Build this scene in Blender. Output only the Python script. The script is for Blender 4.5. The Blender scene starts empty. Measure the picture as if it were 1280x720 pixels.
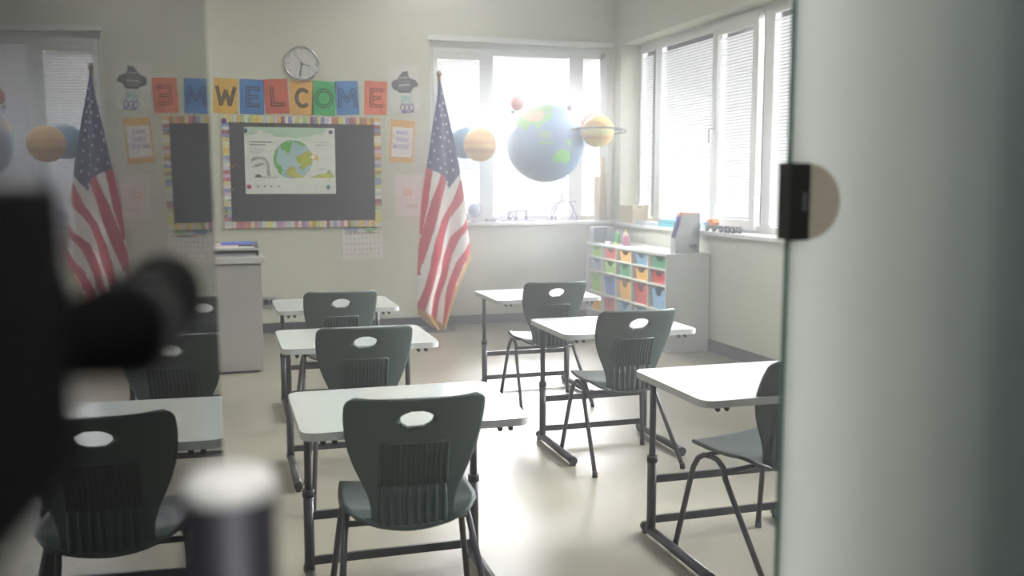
import bpy, bmesh, math, random
from mathutils import Vector, Matrix
random.seed(7)
C = bpy.context.scene.collection
FILL_POWER, VEIL_HAZE = 24.0, .092
R = math.radians
PI = math.pi

# ------------------------------------------------------------------ camera model (for measuring onto real planes)
F, YAW, PITCH, H = 1190.0, R(17.0), R(6.3), 1.45
CAM = Vector((0, 0, H))
FW = Vector((math.sin(YAW)*math.cos(PITCH), math.cos(YAW)*math.cos(PITCH), -math.sin(PITCH)))
RT = Vector((math.cos(YAW), -math.sin(YAW), 0))
UP = RT.cross(FW)
def ray(x, y): return FW + RT*((x-640)/F) - UP*((y-360)/F)
def ony(x, y, Y):
    d = ray(x, y); return CAM + d*(Y/d.y)
def onx(x, y, X):
    d = ray(x, y); return CAM + d*(X/d.x)
def onz(x, y, z=0.0):
    d = ray(x, y); return CAM + d*((z-H)/d.z)

# ------------------------------------------------------------------ materials
MATS = {}
def lin(c):
    return tuple(((v/255.0)/12.92 if v/255.0 <= .04045 else ((v/255.0+.055)/1.055)**2.4) for v in c)
def mat(name, rgb, rough=.5, metal=0.0, spec=.5, noise=0.04, nscale=8.0, coat=0.0, trans=0.0, bump=0.0, bscale=200.0, sheen=0.0):
    """principled surface with a faint procedural variation; rgb in 0..255 sRGB"""
    if name in MATS: return MATS[name]
    m = bpy.data.materials.new(name); m.use_nodes = True
    nt = m.node_tree; p = nt.nodes['Principled BSDF']
    c = lin(rgb)
    tc = nt.nodes.new('ShaderNodeTexCoord')
    n = nt.nodes.new('ShaderNodeTexNoise'); n.inputs['Scale'].default_value = nscale; n.inputs['Detail'].default_value = 3
    nt.links.new(tc.outputs['Object'], n.inputs['Vector'])
    mx = nt.nodes.new('ShaderNodeMix'); mx.data_type = 'RGBA'
    mx.inputs[6].default_value = tuple(v*(1-noise) for v in c)+(1,)
    mx.inputs[7].default_value = tuple(min(1, v*(1+noise)) for v in c)+(1,)
    nt.links.new(n.outputs['Fac'], mx.inputs[0]); nt.links.new(mx.outputs[2], p.inputs['Base Color'])
    p.inputs['Roughness'].default_value = rough
    p.inputs['Metallic'].default_value = metal
    p.inputs['Specular IOR Level'].default_value = spec
    p.inputs['Coat Weight'].default_value = coat
    p.inputs['Coat Roughness'].default_value = .08
    if trans: p.inputs['Transmission Weight'].default_value = trans
    if sheen: p.inputs['Sheen Weight'].default_value = sheen
    if bump:
        b = nt.nodes.new('ShaderNodeBump'); b.inputs['Strength'].default_value = bump; b.inputs['Distance'].default_value = .002
        n2 = nt.nodes.new('ShaderNodeTexNoise'); n2.inputs['Scale'].default_value = bscale
        nt.links.new(tc.outputs['Object'], n2.inputs['Vector'])
        nt.links.new(n2.outputs['Fac'], b.inputs['Height']); nt.links.new(b.outputs['Normal'], p.inputs['Normal'])
    MATS[name] = m
    return m
def ink(rgb, rough=.7):
    return mat('paint_%d_%d_%d' % tuple(rgb), rgb, rough, noise=.05, nscale=30)

M_WALL = mat('wall_paint', (200, 202, 184), .75, noise=.02, nscale=1.5, bump=.15, bscale=300)
M_WHITE = mat('white_frame', (222, 224, 220), .35, noise=.01)
M_CEIL = mat('ceiling_white', (225, 226, 222), .8, noise=.02)
M_BASE = mat('baseboard_rubber', (76, 77, 82), .5, noise=.05)
M_HALL = mat('hall_paint', (104, 112, 112), .8, noise=.05, nscale=2)
M_SHELL = mat('chair_plastic', (66, 80, 76), .38, noise=.05, nscale=40, bump=.12, bscale=500)
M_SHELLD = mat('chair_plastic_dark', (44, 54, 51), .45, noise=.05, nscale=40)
M_TUBE = mat('steel_tube_paint', (72, 72, 76), .35, metal=.3, noise=.05)
M_SLEEVE = mat('steel_sleeve_paint', (62, 62, 66), .4, metal=.3, noise=.05)
M_BLACK = mat('black_rubber', (22, 22, 24), .5, noise=.1)
M_DESK = mat('desk_laminate', (180, 186, 180), .13, noise=.012, nscale=4)
M_DESKE = mat('desk_edge', (182, 184, 182), .45, noise=.03)
M_CAB = mat('cabinet_white', (205, 208, 204), .45, noise=.015)
M_CABIN = mat('cabinet_inside', (212, 210, 196), .6, noise=.02)
M_LECT = mat('lectern_grey', (150, 149, 143), .5, noise=.03, nscale=3)
M_GOLD = mat('gold_fringe', (190, 150, 78), .7, noise=.3, nscale=120)
M_CHROME = mat('chrome', (200, 200, 200), .12, metal=1.0, noise=.02)
M_DARKMETAL = mat('dark_metal', (40, 38, 36), .35, metal=.8, noise=.05)
M_PAPER = mat('white_paper', (232, 232, 226), .8, noise=.02)

def floor_material():
    m = bpy.data.materials.new('floor_vinyl'); m.use_nodes = True
    nt = m.node_tree; p = nt.nodes['Principled BSDF']
    tc = nt.nodes.new('ShaderNodeTexCoord')
    n = nt.nodes.new('ShaderNodeTexNoise'); n.inputs['Scale'].default_value = 1.3; n.inputs['Detail'].default_value = 6; n.inputs['Roughness'].default_value = .6
    n2 = nt.nodes.new('ShaderNodeTexNoise'); n2.inputs['Scale'].default_value = 60; n2.inputs['Detail'].default_value = 3
    nt.links.new(tc.outputs['Object'], n.inputs['Vector']); nt.links.new(tc.outputs['Object'], n2.inputs['Vector'])
    r = nt.nodes.new('ShaderNodeValToRGB')
    r.color_ramp.elements[0].position = .35; r.color_ramp.elements[0].color = lin((132, 129, 114))+(1,)
    r.color_ramp.elements[1].position = .68; r.color_ramp.elements[1].color = lin((153, 149, 132))+(1,)
    nt.links.new(n.outputs['Fac'], r.inputs[0])
    mx = nt.nodes.new('ShaderNodeMix'); mx.data_type = 'RGBA'; mx.blend_type = 'MULTIPLY'; mx.inputs[0].default_value = .12
    nt.links.new(r.outputs[0], mx.inputs[6]); nt.links.new(n2.outputs['Color'], mx.inputs[7])
    nt.links.new(mx.outputs[2], p.inputs['Base Color'])
    mr = nt.nodes.new('ShaderNodeMapRange'); mr.inputs[3].default_value = .26; mr.inputs[4].default_value = .42
    nt.links.new(n.outputs['Fac'], mr.inputs[0]); nt.links.new(mr.outputs[0], p.inputs['Roughness'])
    p.inputs['Specular IOR Level'].default_value = .55
    return m
M_FLOOR = floor_material()

def clear_glass(name, tint=(1, 1, 1), ior=1.5):
    """thin window glass: clear transmission with a fresnel reflection"""
    m = bpy.data.materials.new(name); m.use_nodes = True
    nt = m.node_tree; nt.nodes.clear()
    o = nt.nodes.new('ShaderNodeOutputMaterial'); t = nt.nodes.new('ShaderNodeBsdfTransparent'); g = nt.nodes.new('ShaderNodeBsdfGlossy')
    f = nt.nodes.new('ShaderNodeFresnel'); mx = nt.nodes.new('ShaderNodeMixShader')
    t.inputs[0].default_value = tint+(1,); g.inputs['Roughness'].default_value = 0.0; f.inputs[0].default_value = ior
    nt.links.new(f.outputs[0], mx.inputs[0]); nt.links.new(t.outputs[0], mx.inputs[1]); nt.links.new(g.outputs[0], mx.inputs[2]); nt.links.new(mx.outputs[0], o.inputs[0])
    return m
M_WGLASS = clear_glass('window_glass')
M_DOORGLASS = clear_glass('door_glass', (.80, .92, .88), 1.52)

def frosted():
    m = bpy.data.materials.new('frosted_glass'); m.use_nodes = True
    nt = m.node_tree; nt.nodes.clear()
    o = nt.nodes.new('ShaderNodeOutputMaterial')
    d = nt.nodes.new('ShaderNodeBsdfDiffuse'); d.inputs[0].default_value = (.30, .32, .32, 1)
    t = nt.nodes.new('ShaderNodeBsdfTranslucent'); t.inputs[0].default_value = (.95, .98, .97, 1)
    n = nt.nodes.new('ShaderNodeTexNoise'); n.inputs['Scale'].default_value = 400
    mx = nt.nodes.new('ShaderNodeMixShader'); mx.inputs[0].default_value = .93
    nt.links.new(d.outputs[0], mx.inputs[1]); nt.links.new(t.outputs[0], mx.inputs[2])
    g = nt.nodes.new('ShaderNodeBsdfGlossy'); g.inputs['Roughness'].default_value = .35
    mx2 = nt.nodes.new('ShaderNodeMixShader'); mx2.inputs[0].default_value = .04
    nt.links.new(mx.outputs[0], mx2.inputs[1]); nt.links.new(g.outputs[0], mx2.inputs[2])
    nt.links.new(mx2.outputs[0], o.inputs[0])
    return m
M_FROST = frosted()
M_EDGE = mat('glass_edge_green', (98, 130, 120), .25, noise=.05)

def slat_material():
    m = bpy.data.materials.new('blind_slat'); m.use_nodes = True
    nt = m.node_tree; nt.nodes.clear()
    o = nt.nodes.new('ShaderNodeOutputMaterial')
    d = nt.nodes.new('ShaderNodeBsdfDiffuse'); d.inputs[0].default_value = (.80, .80, .80, 1)
    t = nt.nodes.new('ShaderNodeBsdfTranslucent'); t.inputs[0].default_value = (.80, .80, .82, 1)
    mx = nt.nodes.new('ShaderNodeMixShader'); mx.inputs[0].default_value = .07
    nt.links.new(d.outputs[0], mx.inputs[1]); nt.links.new(t.outputs[0], mx.inputs[2]); nt.links.new(mx.outputs[0], o.inputs[0])
    return m
M_SLAT = slat_material()

# ------------------------------------------------------------------ mesh builder
class MB:
    def __init__(s): s.bm = bmesh.new(); s.mats = []; s.smooth = False
    def mi(s, m):
        if m is None: return 0
        if m not in s.mats: s.mats.append(m)
        return s.mats.index(m)
    def _fin(s, faces, m, smooth):
        i = s.mi(m)
        for f in faces: f.material_index = i; f.smooth = smooth
    def box(s, x0, x1, y0, y1, z0, z1, m=None, bev=0.0, mtx=None):
        r = bmesh.ops.create_cube(s.bm, size=1); vs = r['verts']
        M = Matrix.Translation(((x0+x1)/2, (y0+y1)/2, (z0+z1)/2)) @ Matrix.Diagonal((abs(x1-x0), abs(y1-y0), abs(z1-z0), 1))
        bmesh.ops.transform(s.bm, matrix=M, verts=vs)
        fs = set(f for v in vs for f in v.link_faces)
        if bev > 0:
            es = list(set(e for v in vs for e in v.link_edges))
            r = bmesh.ops.bevel(s.bm, geom=es, offset=bev, segments=2, affect='EDGES', profile=.7)
            fs = set(r['faces']); vs = list(set(v for f in fs for v in f.verts))
            st = list(vs); seen = set(vs)
            while st:
                v = st.pop()
                for e in v.link_edges:
                    w = e.other_vert(v)
                    if w not in seen: seen.add(w); st.append(w)
            vs = list(seen); fs = set(f for v in vs for f in v.link_faces)
        if mtx is not None: bmesh.ops.transform(s.bm, matrix=mtx, verts=vs)
        s._fin(fs, m, False); return vs
    def tube(s, pts, r, m=None, n=10, cap=True):
        """round tube along points; r a number or a list"""
        pts = [Vector(p) for p in pts]; rs = r if isinstance(r, (list, tuple)) else [r]*len(pts)
        rings = []; prev = None
        for i, p in enumerate(pts):
            if i == 0: d = pts[1]-p
            elif i == len(pts)-1: d = p-pts[i-1]
            else: d = (pts[i+1]-p).normalized()+(p-pts[i-1]).normalized()
            d.normalize()
            if prev is None:
                a = Vector((0, 0, 1)) if abs(d.z) < .9 else Vector((1, 0, 0))
                u = d.cross(a).normalized()
            else:
                u = (prev-d*prev.dot(d)).normalized()
            prev = u; w = d.cross(u)
            rings.append([s.bm.verts.new(p+(u*math.cos(2*PI*k/n)+w*math.sin(2*PI*k/n))*rs[i]) for k in range(n)])
        fs = []
        for a, b in zip(rings, rings[1:]):
            for k in range(n): fs.append(s.bm.faces.new((a[k], a[(k+1) % n], b[(k+1) % n], b[k])))
        s._fin(fs, m, True)
        if cap:
            c = [s.bm.faces.new(list(reversed(rings[0]))), s.bm.faces.new(rings[-1])]; s._fin(c, m, False)
        return rings
    def lathe(s, prof, m=None, n=32, M=None, smooth=True):
        """profile list of (radius, z) turned about z"""
        rings = []; new = []
        for r, z in prof:
            if r < 1e-6: v = [s.bm.verts.new((0, 0, z))]
            else: v = [s.bm.verts.new((r*math.cos(2*PI*k/n), r*math.sin(2*PI*k/n), z)) for k in range(n)]
            rings.append(v); new += v
        fs = []
        for a, b in zip(rings, rings[1:]):
            for k in range(n):
                k2 = (k+1) % n
                if len(a) == 1 and len(b) == 1: continue
                if len(a) == 1: fs.append(s.bm.faces.new((a[0], b[k2], b[k])))
                elif len(b) == 1: fs.append(s.bm.faces.new((a[k], a[k2], b[0])))
                else: fs.append(s.bm.faces.new((a[k], a[k2], b[k2], b[k])))
        if M is not None: bmesh.ops.transform(s.bm, matrix=M, verts=new)
        s._fin(fs, m, smooth); return fs
    def sphere(s, c, r, m=None, seg=32, ring=20):
        prof = [(r*math.sin(PI*i/ring), -r*math.cos(PI*i/ring)) for i in range(ring+1)]
        prof[0] = (0, -r); prof[-1] = (0, r)
        return s.lathe(prof, m, seg, Matrix.Translation(c))
    def prism(s, pts, h0, h1, m=None, M=None):
        """polygon (x,y) extruded in z from h0 to h1, then moved by M"""
        a = [s.bm.verts.new((x, y, h0)) for x, y in pts]; b = [s.bm.verts.new((x, y, h1)) for x, y in pts]
        n = len(pts); fs = [s.bm.faces.new(list(reversed(a))), s.bm.faces.new(b)]
        for k in range(n): fs.append(s.bm.faces.new((a[k], a[(k+1) % n], b[(k+1) % n], b[k])))
        if M is not None: bmesh.ops.transform(s.bm, matrix=M, verts=a+b)
        s._fin(fs, m, False)
    def build(s, name, m=None, parent=None, loc=None, recalc=True):
        if recalc: bmesh.ops.recalc_face_normals(s.bm, faces=s.bm.faces[:])
        me = bpy.data.meshes.new(name); s.bm.to_mesh(me); s.bm.free()
        if s.mats:
            for x in s.mats: me.materials.append(x)
        elif m: me.materials.append(m)
        o = bpy.data.objects.new(name, me); C.objects.link(o)
        if parent: o.parent = parent
        if loc is not None: o.location = loc
        return o
def tag(o, label=None, cat=None, group=None, kind=None):
    if label: o['label'] = label
    if cat: o['category'] = cat
    if group: o['group'] = group
    if kind: o['kind'] = kind
    return o
def empty(name, loc=(0, 0, 0), rz=0.0, label=None, cat=None, group=None):
    o = bpy.data.objects.new(name, None); C.objects.link(o); o.location = loc; o.rotation_euler = (0, 0, rz)
    o.empty_display_size = .1
    return tag(o, label, cat, group)
def children(o): return [c for c in C.objects if c.parent == o]
def copy_tree(o, parent=None):
    c = o.copy(); C.objects.link(c)
    if parent is not None: c.parent = parent
    for ch in children(o): copy_tree(ch, c)
    return c
def struct(o): o['kind'] = 'structure'; return o
def rounded(x0, x1, y0, y1, r, seg=6):
    p = []
    for cx, cy, a in ((x1-r, y0+r, -90), (x1-r, y1-r, 0), (x0+r, y1-r, 90), (x0+r, y0+r, 180)):
        for i in range(seg+1):
            t = R(a+90*i/seg); p.append((cx+r*math.cos(t), cy+r*math.sin(t)))
    return p

# ------------------------------------------------------------------ the room
XL, XR, YF, YB, ZC = -3.2, 4.03, 1.30, 9.45, 3.5     # classroom inside
WT = .30
mb = MB(); mb.box(XL-.4, XR+.5, -2.2, YB+.5, -.15, 0); struct(mb.build('floor', M_FLOOR))
mb = MB(); mb.box(XL-.4, XR+.5, -2.2, YB+.5, ZC, ZC+.15); struct(mb.build('ceiling', M_CEIL))
# back wall with window opening
BW = (2.035, 4.0, 1.055, 2.86)
mb = MB()
mb.box(XL-.4, BW[0], YB, YB+WT, 0, ZC); mb.box(BW[0], BW[1], YB, YB+WT, 0, BW[2]); mb.box(BW[0], BW[1], YB, YB+WT, BW[3], ZC); mb.box(BW[1], XR+.3, YB, YB+WT, 0, ZC)
struct(mb.build('wall_back', M_WALL))
RW = (2.3, 9.30, 1.035, 2.875)
mb = MB()
mb.box(XR, XR+WT, RW[1], YB, 0, ZC); mb.box(XR, XR+WT, YF, RW[0], 0, ZC); mb.box(XR, XR+WT, RW[0], RW[1], 0, RW[2]); mb.box(XR, XR+WT, RW[0], RW[1], RW[3], ZC)
struct(mb.build('wall_right', M_WALL))
mb = MB(); mb.box(XL-.3, XL, YF, YB, 0, ZC); struct(mb.build('wall_left', M_WALL))
# partition to the hall: opening between the glass leaf and the right jamb
JL, JR, ZL = -.02, .945, 2.35
mb = MB()
mb.box(XL-.3, JL, YF, YF+.12, 0, ZC); mb.box(JR, XR+.3, YF, YF+.12, 0, ZC); mb.box(JL, JR, YF, YF+.12, ZL, ZC)
struct(mb.build('wall_front', M_HALL))
mb = MB(); mb.box(-1.8, -1.7, -2.0, YF, 0, ZC); struct(mb.build('wall_hall_left', M_HALL))
mb = MB(); mb.box(2.3, 2.4, -2.0, YF, 0, ZC); struct(mb.build('wall_hall_right', M_HALL))
mb = MB(); mb.box(-1.8, 2.4, -2.1, -2.0, 0, ZC); struct(mb.build('wall_hall_rear', M_HALL))
# skirting
mb = MB(); mb.box(XL, XR, YB-.014, YB, 0, .095, bev=.003); struct(mb.build('baseboard_back', M_BASE))
mb = MB(); mb.box(XR-.014, XR, YF+.13, YB-.014, 0, .105, bev=.003); struct(mb.build('baseboard_right', M_BASE))

# ------------------------------------------------------------------ windows
def frame_rect(mb, a0, a1, z0, z1, w, d0, d1, axis):
    """rectangular frame in the plane of a wall; axis 'x' = spans x (back wall), 'y' = spans y (right wall)"""
    for (p0, p1, q0, q1) in ((a0, a1, z0, z0+w), (a0, a1, z1-w, z1), (a0, a0+w, z0+w, z1-w), (a1-w, a1, z0+w, z1-w)):
        if axis == 'x': mb.box(p0, p1, d0, d1, q0, q1, bev=.004)
        else: mb.box(d0, d1, p0, p1, q0, q1, bev=.004)
def make_blind(axis, a0, a1, z0, z1, d, label, group, tilt=35, pitch=.0265, sl=.025):
    root = empty('window_blind', ((a0+a1)/2, d, z0) if axis == 'x' else (d, (a0+a1)/2, z0), 0, label, 'blind', group)
    w = (a1-a0)/2
    n = int((z1-z0-.07)/pitch)
    mb = MB(); t = R(tilt); c, s_ = math.cos(t)*sl/2, math.sin(t)*sl/2
    for i in range(n):
        z = .03+i*pitch
        # gently crowned slat, inner edge tilted down
        pr = [(-c, -s_), (-c*.35, -s_*.35+.0022), (c*.35, s_*.35+.0022), (c, s_)]
        vs = []
        for e in (-w+.004, w-.004):
            vs.append([mb.bm.verts.new((e, q, z+h) if axis == 'x' else (q, e, z+h)) for q, h in pr])
        for k in range(3):
            f = mb.bm.faces.new((vs[0][k], vs[0][k+1], vs[1][k+1], vs[1][k])); f.smooth = True
    mb.build('slats', M_SLAT, root)
    mb = MB()
    if axis == 'x': mb.box(-w, w, -.014, .014, z1-z0-.035, z1-z0, bev=.002)
    else: mb.box(-.014, .014, -w, w, z1-z0-.035, z1-z0, bev=.002)
    mb.build('headrail', M_WHITE, root)
    mb = MB()
    if axis == 'x': mb.box(-w+.004, w-.004, -.011, .011, .004, .018, bev=.002)
    else: mb.box(-.011, .011, -w+.004, w-.004, .004, .018, bev=.002)
    mb.build('bottom_rail', M_WHITE, root)
    mb = MB()
    for e in (-w*.7, w*.7):
        p = [(e, -.016, .01), (e, -.016, z1-z0-.03)] if axis == 'x' else [(-.016, e, .01), (-.016, e, z1-z0-.03)]
        mb.tube(p, .0008, n=4)
    mb.build('ladder_cord', M_WHITE, root)
    return root

# back window (window_1)
YW = YB+.10
mb = MB(); frame_rect(mb, BW[0], BW[1], BW[2], BW[3]-.0, .055, YW, YW+.07, 'x')
mb.box(2.61, 2.715, YW, YW+.07, BW[2]+.05, BW[3]-.05, bev=.004); mb.box(3.55, 3.70, YW, YW+.07, BW[2]+.05, BW[3]-.05, bev=.004)
mb.box(2.09, 2.61, YW, YW+.06, 2.70, 2.81, bev=.003); mb.box(2.71, 3.55, YW, YW+.06, 2.745, 2.81, bev=.003); mb.box(3.70, 3.95, YW, YW+.06, 2.75, 2.81, bev=.003)
mb.box(3.895, 3.95, YW, YW+.06, 1.1, 2.81, bev=.003)
w1 = struct(mb.build('window_1', M_WHITE))
mb = MB(); frame_rect(mb, 2.085, 2.612, 1.105, 2.80, .045, YW-.012, YW+.05, 'x'); mb.build('sash', M_WHITE, w1)
mb = MB(); mb.box(BW[0]-.03, BW[1]+.0, YB-.03, YB+.0, 2.855, 2.905, bev=.004); mb.build('head_trim', M_WHITE, w1)
for a, b in ((2.13, 2.57), (2.715, 3.55), (3.70, 3.895)):
    mb = MB(); mb.box(a-.005, b+.005, YW+.03, YW+.036, 1.11, 2.79); mb.build('pane', M_WGLASS, w1)
mb = MB(); mb.tube([(2.595, YW-.012, 1.85), (2.595, YW-.05, 1.85), (2.595, YW-.055, 1.84), (2.595, YW-.055, 1.73)], .009); mb.build('handle', M_WHITE, w1)
mb = MB(); mb.box(BW[0]-.04, XR-.002, YB-.09, YW, 1.022, 1.055, bev=.006); struct(mb.build('trim_1', M_WHITE))['label'] = 'white window sill of the back window'
make_blind('x', 2.135, 2.565, 1.155, 2.72, YW-.030, 'white venetian blind lowered in the narrow left sash of the back window', None, tilt=63)

# right window (window_2)
XW = XR+.215
mb = MB(); frame_rect(mb, RW[0], RW[1], RW[2], RW[3], .06, XW, XW+.07, 'y')
muls = [(8.785, 8.93), (7.60, 7.70), (6.76, 6.90), (5.62, 5.76), (4.48, 4.62), (3.34, 3.48)]
for a, b in muls: mb.box(XW, XW+.07, a, b, RW[2]+.05, RW[3]-.05, bev=.004)
w2 = struct(mb.build('window_2', M_WHITE))
cells = [(8.93, 9.25), (7.70, 8.785), (6.90, 7.60), (5.76, 6.76), (4.62, 5.62), (3.48, 4.48), (2.36, 3.34)]
for i, (a, b) in enumerate(cells):
    mb = MB(); mb.box(XW+.03, XW+.036, a-.005, b+.005, RW[2]+.05, RW[3]-.05); mb.build('pane', M_WGLASS, w2)
mb = MB(); frame_rect(mb, 6.95, 7.70, 1.055, 2.845, .085, XW-.035, XW+.02, 'y'); mb.build('sash', M_WHITE, w2)
hp = onx(893, 173, XW-.06)
mb = MB(); mb.tube([(XW-.035, 7.655, 1.93), (XW-.075, 7.655, 1.93), (XW-.082, 7.655, 1.92), (XW-.082, 7.655, 1.80)], .010)
mb.box(XW-.045, XW-.034, 7.64, 7.67, 1.89, 1.97, bev=.003); mb.build('handle', M_WHITE, w2)
mb = MB()
for q in (2.72, 1.25): mb.tube([(XW-.045, 6.945, q), (XW-.045, 6.945, q+.09)], .011)
mb.build('hinge', M_WHITE, w2)
mb = MB(); mb.box(XR-.05, XW, RW[0], RW[1]+.0, 1.005, 1.037, bev=.006); struct(mb.build('trim_2', M_WHITE))['label'] = 'white window sill along the right wall'
names = ['window corner', 'large pane beside the corner', 'opening sash with the handle', 'pane nearest the frosted glass']
for i, (a, b) in enumerate(cells):
    if i == 2: make_blind('y', 7.04, 7.61, 1.145, 2.765, XW-.02, 'white venetian blind in the opening sash with the handle, right wall', 'blinds of the right window', tilt=63)
    else:
        lab = {0: 'narrow white venetian blind beside the room corner, right wall', 1: 'widest white venetian blind, between corner blind and opening sash',
               3: 'white venetian blind next to the frosted glass door edge'}.get(i, 'white venetian blind of the right window hidden behind the frosted glass')
        make_blind('y', a+.01, b-.01, 1.10, 2.81, XW-.018, lab, 'blinds of the right window', tilt=63 if i < 4 else 45)

# ------------------------------------------------------------------ student chair
def chair_width(z):
    k = [(.40, .262), (.44, .258), (.47, .262), (.50, .278), (.53, .302), (.57, .338), (.61, .370), (.65, .395), (.70, .415), (.76, .424), (.80, .422), (.83, .416)]
    for (a, wa), (b, wb) in zip(k, k[1:]):
        if z <= b: t = max(0, (z-a)/(b-a)); t = t*t*(3-2*t) if False else t; return wa+(wb-wa)*t
    return k[-1][1]
def back_y(z):            # side profile of the backrest
    t = (z-.40)/.42
    return -.115-.05*t-.085*t*t+.02*math.sin(PI*min(1, max(0, t)))
def make_chair():
    root = empty('student_chair')
    # backrest: grid over outline, with an oval grip hole
    nu, nv = 44, 56; z0, z1 = .405, .825; hz, ha, hb = .757, .054, .032
    bm = bmesh.new(); g = []
    for j in range(nv+1):
        v = j/nv; row = []
        for i in range(nu+1):
            u = -1+2*i/nu
            z = z0+(z1-z0)*v
            w = chair_width(z)/2
            x = u*w
            # rounded upper corners, slightly bowed top edge
            cr = .028
            if z > z1-cr:
                q = (z-(z1-cr))/cr; w2 = w-cr*(1-math.sqrt(max(0, 1-q*q))); x = u*w2
            y = back_y(z)+.055*(u*w/.21)**2*(.4+.6*v)
            row.append([x, y, z])
        g.append(row)
    cx, cz = 0, hz
    for row in g:            # pull grid points near the oval onto it
        for p in row:
            d = math.hypot((p[0]-cx)/ha, (p[2]-cz)/hb)
            if .80 < d < 1.22:
                nd = 1.0
                if d < 1.0 or d < 1.22:
                    s_ = nd/d; p[0] = cx+(p[0]-cx)*s_; p[2] = cz+(p[2]-cz)*s_
    V = [[bm.verts.new(p) for p in row] for row in g]
    for j in range(nv):
        for i in range(nu):
            c4 = [g[j][i], g[j][i+1], g[j+1][i+1], g[j+1][i]]
            mx_ = sum(p[0] for p in c4)/4; mz = sum(p[2] for p in c4)/4
            if math.hypot(mx_/ha, (mz-cz)/hb) < .99: continue
            f = bm.faces.new((V[j][i], V[j][i+1], V[j+1][i+1], V[j+1][i])); f.smooth = True
    bmesh.ops.delete(bm, geom=[v for v in bm.verts if not v.link_faces], context='VERTS')
    me = bpy.data.meshes.new('backrest'); bm.to_mesh(me); bm.free(); me.materials.append(M_SHELL)
    b = bpy.data.objects.new('backrest', me); C.objects.link(b); b.parent = root
    sd = b.modifiers.new('thickness', 'SOLIDIFY'); sd.thickness = .011; sd.offset = 0
    # lumbar grille
    mb = MB()
    za, zb = .53, .672
    rows = 6
    def by(x, z): return back_y(z)+.055*(x/.21)**2*(.4+.6*(z-.405)/.42)
    for k in range(13):
        x = -.096+.016*k
        pts = []
        for q in range(rows+1):
            z = za+(zb-za)*q/rows; pts.append((x, by(x, z)-.0062, z))
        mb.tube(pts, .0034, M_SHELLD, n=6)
    for s_ in (-1, 1):
        x = s_*.104
        mb.tube([(x, by(x, za+(zb-za)*q/rows)-.006, za+(zb-za)*q/rows) for q in range(rows+1)], .005, M_SHELL, n=6)
    mb.tube([(x*.104, by(x*.104, zb)-.006, zb) for x in (-1, -.6, -.2, .2, .6, 1)], .005, M_SHELL, n=6)
    # recessed dark ground of the grille
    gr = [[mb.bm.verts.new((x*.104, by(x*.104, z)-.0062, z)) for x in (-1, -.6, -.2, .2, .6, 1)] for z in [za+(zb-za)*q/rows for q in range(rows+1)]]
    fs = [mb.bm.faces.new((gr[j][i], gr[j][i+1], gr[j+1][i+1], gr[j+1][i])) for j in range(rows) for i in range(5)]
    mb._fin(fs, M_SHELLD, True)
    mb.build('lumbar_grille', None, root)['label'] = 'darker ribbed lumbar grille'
    # lower vertical ribs that run from the back under the seat
    mb = MB()
    for k in range(8):
        x = -.098+.028*k
        pts = [(x*1.0, by(x, z)-.010, z) for z in (.525, .49, .46, .43, .408)]
        pts += [(x, -.088, .396), (x, -.05, .392)]
        mb.tube(pts, [.004, .008, .009, .009, .009, .008, .004], n=8)
    mb.build('rib', M_SHELL, root)['label'] = 'row of vertical stiffening ribs'
    # seat: dished bucket
    bm = bmesh.new(); nu, nv = 28, 30; V = []
    for j in range(nv+1):
        v = j/nv; row = []
        y = -.125+.375*v
        w = .130+.087*math.sqrt(max(0, 1-(1-v/.34)**2)) if v < .34 else .217-.02*((v-.34)/.66)**2
        if v > .85: w -= .035*((v-.85)/.15)**2
        for i in range(nu+1):
            u = -1+2*i/nu
            z = .440+.018*u*u*(1-.3*v)-.018*math.cos(PI*(v-.45))*(1-u*u*.6)+.012*v
            if v > .82: z -= .030*((v-.82)/.18)**2
            if v < .2: z -= .05*((.2-v)/.2)**2*(1-.3*u*u)
            yy = y-.0*u
            if v > .8: yy -= .035*u*u*((v-.8)/.2)
            row.append(bm.verts.new((u*w, yy, z)))
        V.append(row)
    for j in range(nv):
        for i in range(nu):
            f = bm.faces.new((V[j][i], V[j][i+1], V[j+1][i+1], V[j+1][i])); f.smooth = True
    me = bpy.data.meshes.new('seat'); bm.to_mesh(me); bm.free(); me.materials.append(M_SHELL)
    st = bpy.data.objects.new('seat', me); C.objects.link(st); st.parent = root
    sd = st.modifiers.new('thickness', 'SOLIDIFY'); sd.thickness = .012; sd.offset = -1
    # side frames: two legs from a bent arch
    for s_ in (-1, 1):
        xt, xb = s_*.196, s_*.243
        def P(y, z): 
            t = max(0, (z)/.41); return (xb+(xt-xb)*t, y, z)
        arch_f = [P(.235, .012), P(.190, .29), P(.178, .355), (xt, .160, .392), (xt, .130, .411), (xt, .095, .414)]
        arch_r = [(xt, .095, .414), (xt, .060, .408), (xt, .030, .385), P(.010, .345), P(-.235, .012)]
        mb = MB(); mb.tube(arch_f, .011, n=10); mb.build('leg', M_TUBE, root)
        mb = MB(); mb.tube(arch_r, .011, n=10); mb.build('leg', M_TUBE, root)
        for y in (.235, -.235):
            mb = MB(); mb.tube([P(y, 0), P(y*.985, .03)], .0135, n=10); mb.build('foot_cap', M_BLACK, root)
    mb = MB()
    mb.tube([(-.19, .125, .410), (.19, .125, .410)], .009); mb.tube([(-.196, .020, .368), (.196, .020, .368)], .010)
    mb.build('crossbar', M_TUBE, root)
    return root
chair0 = make_chair()
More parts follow.
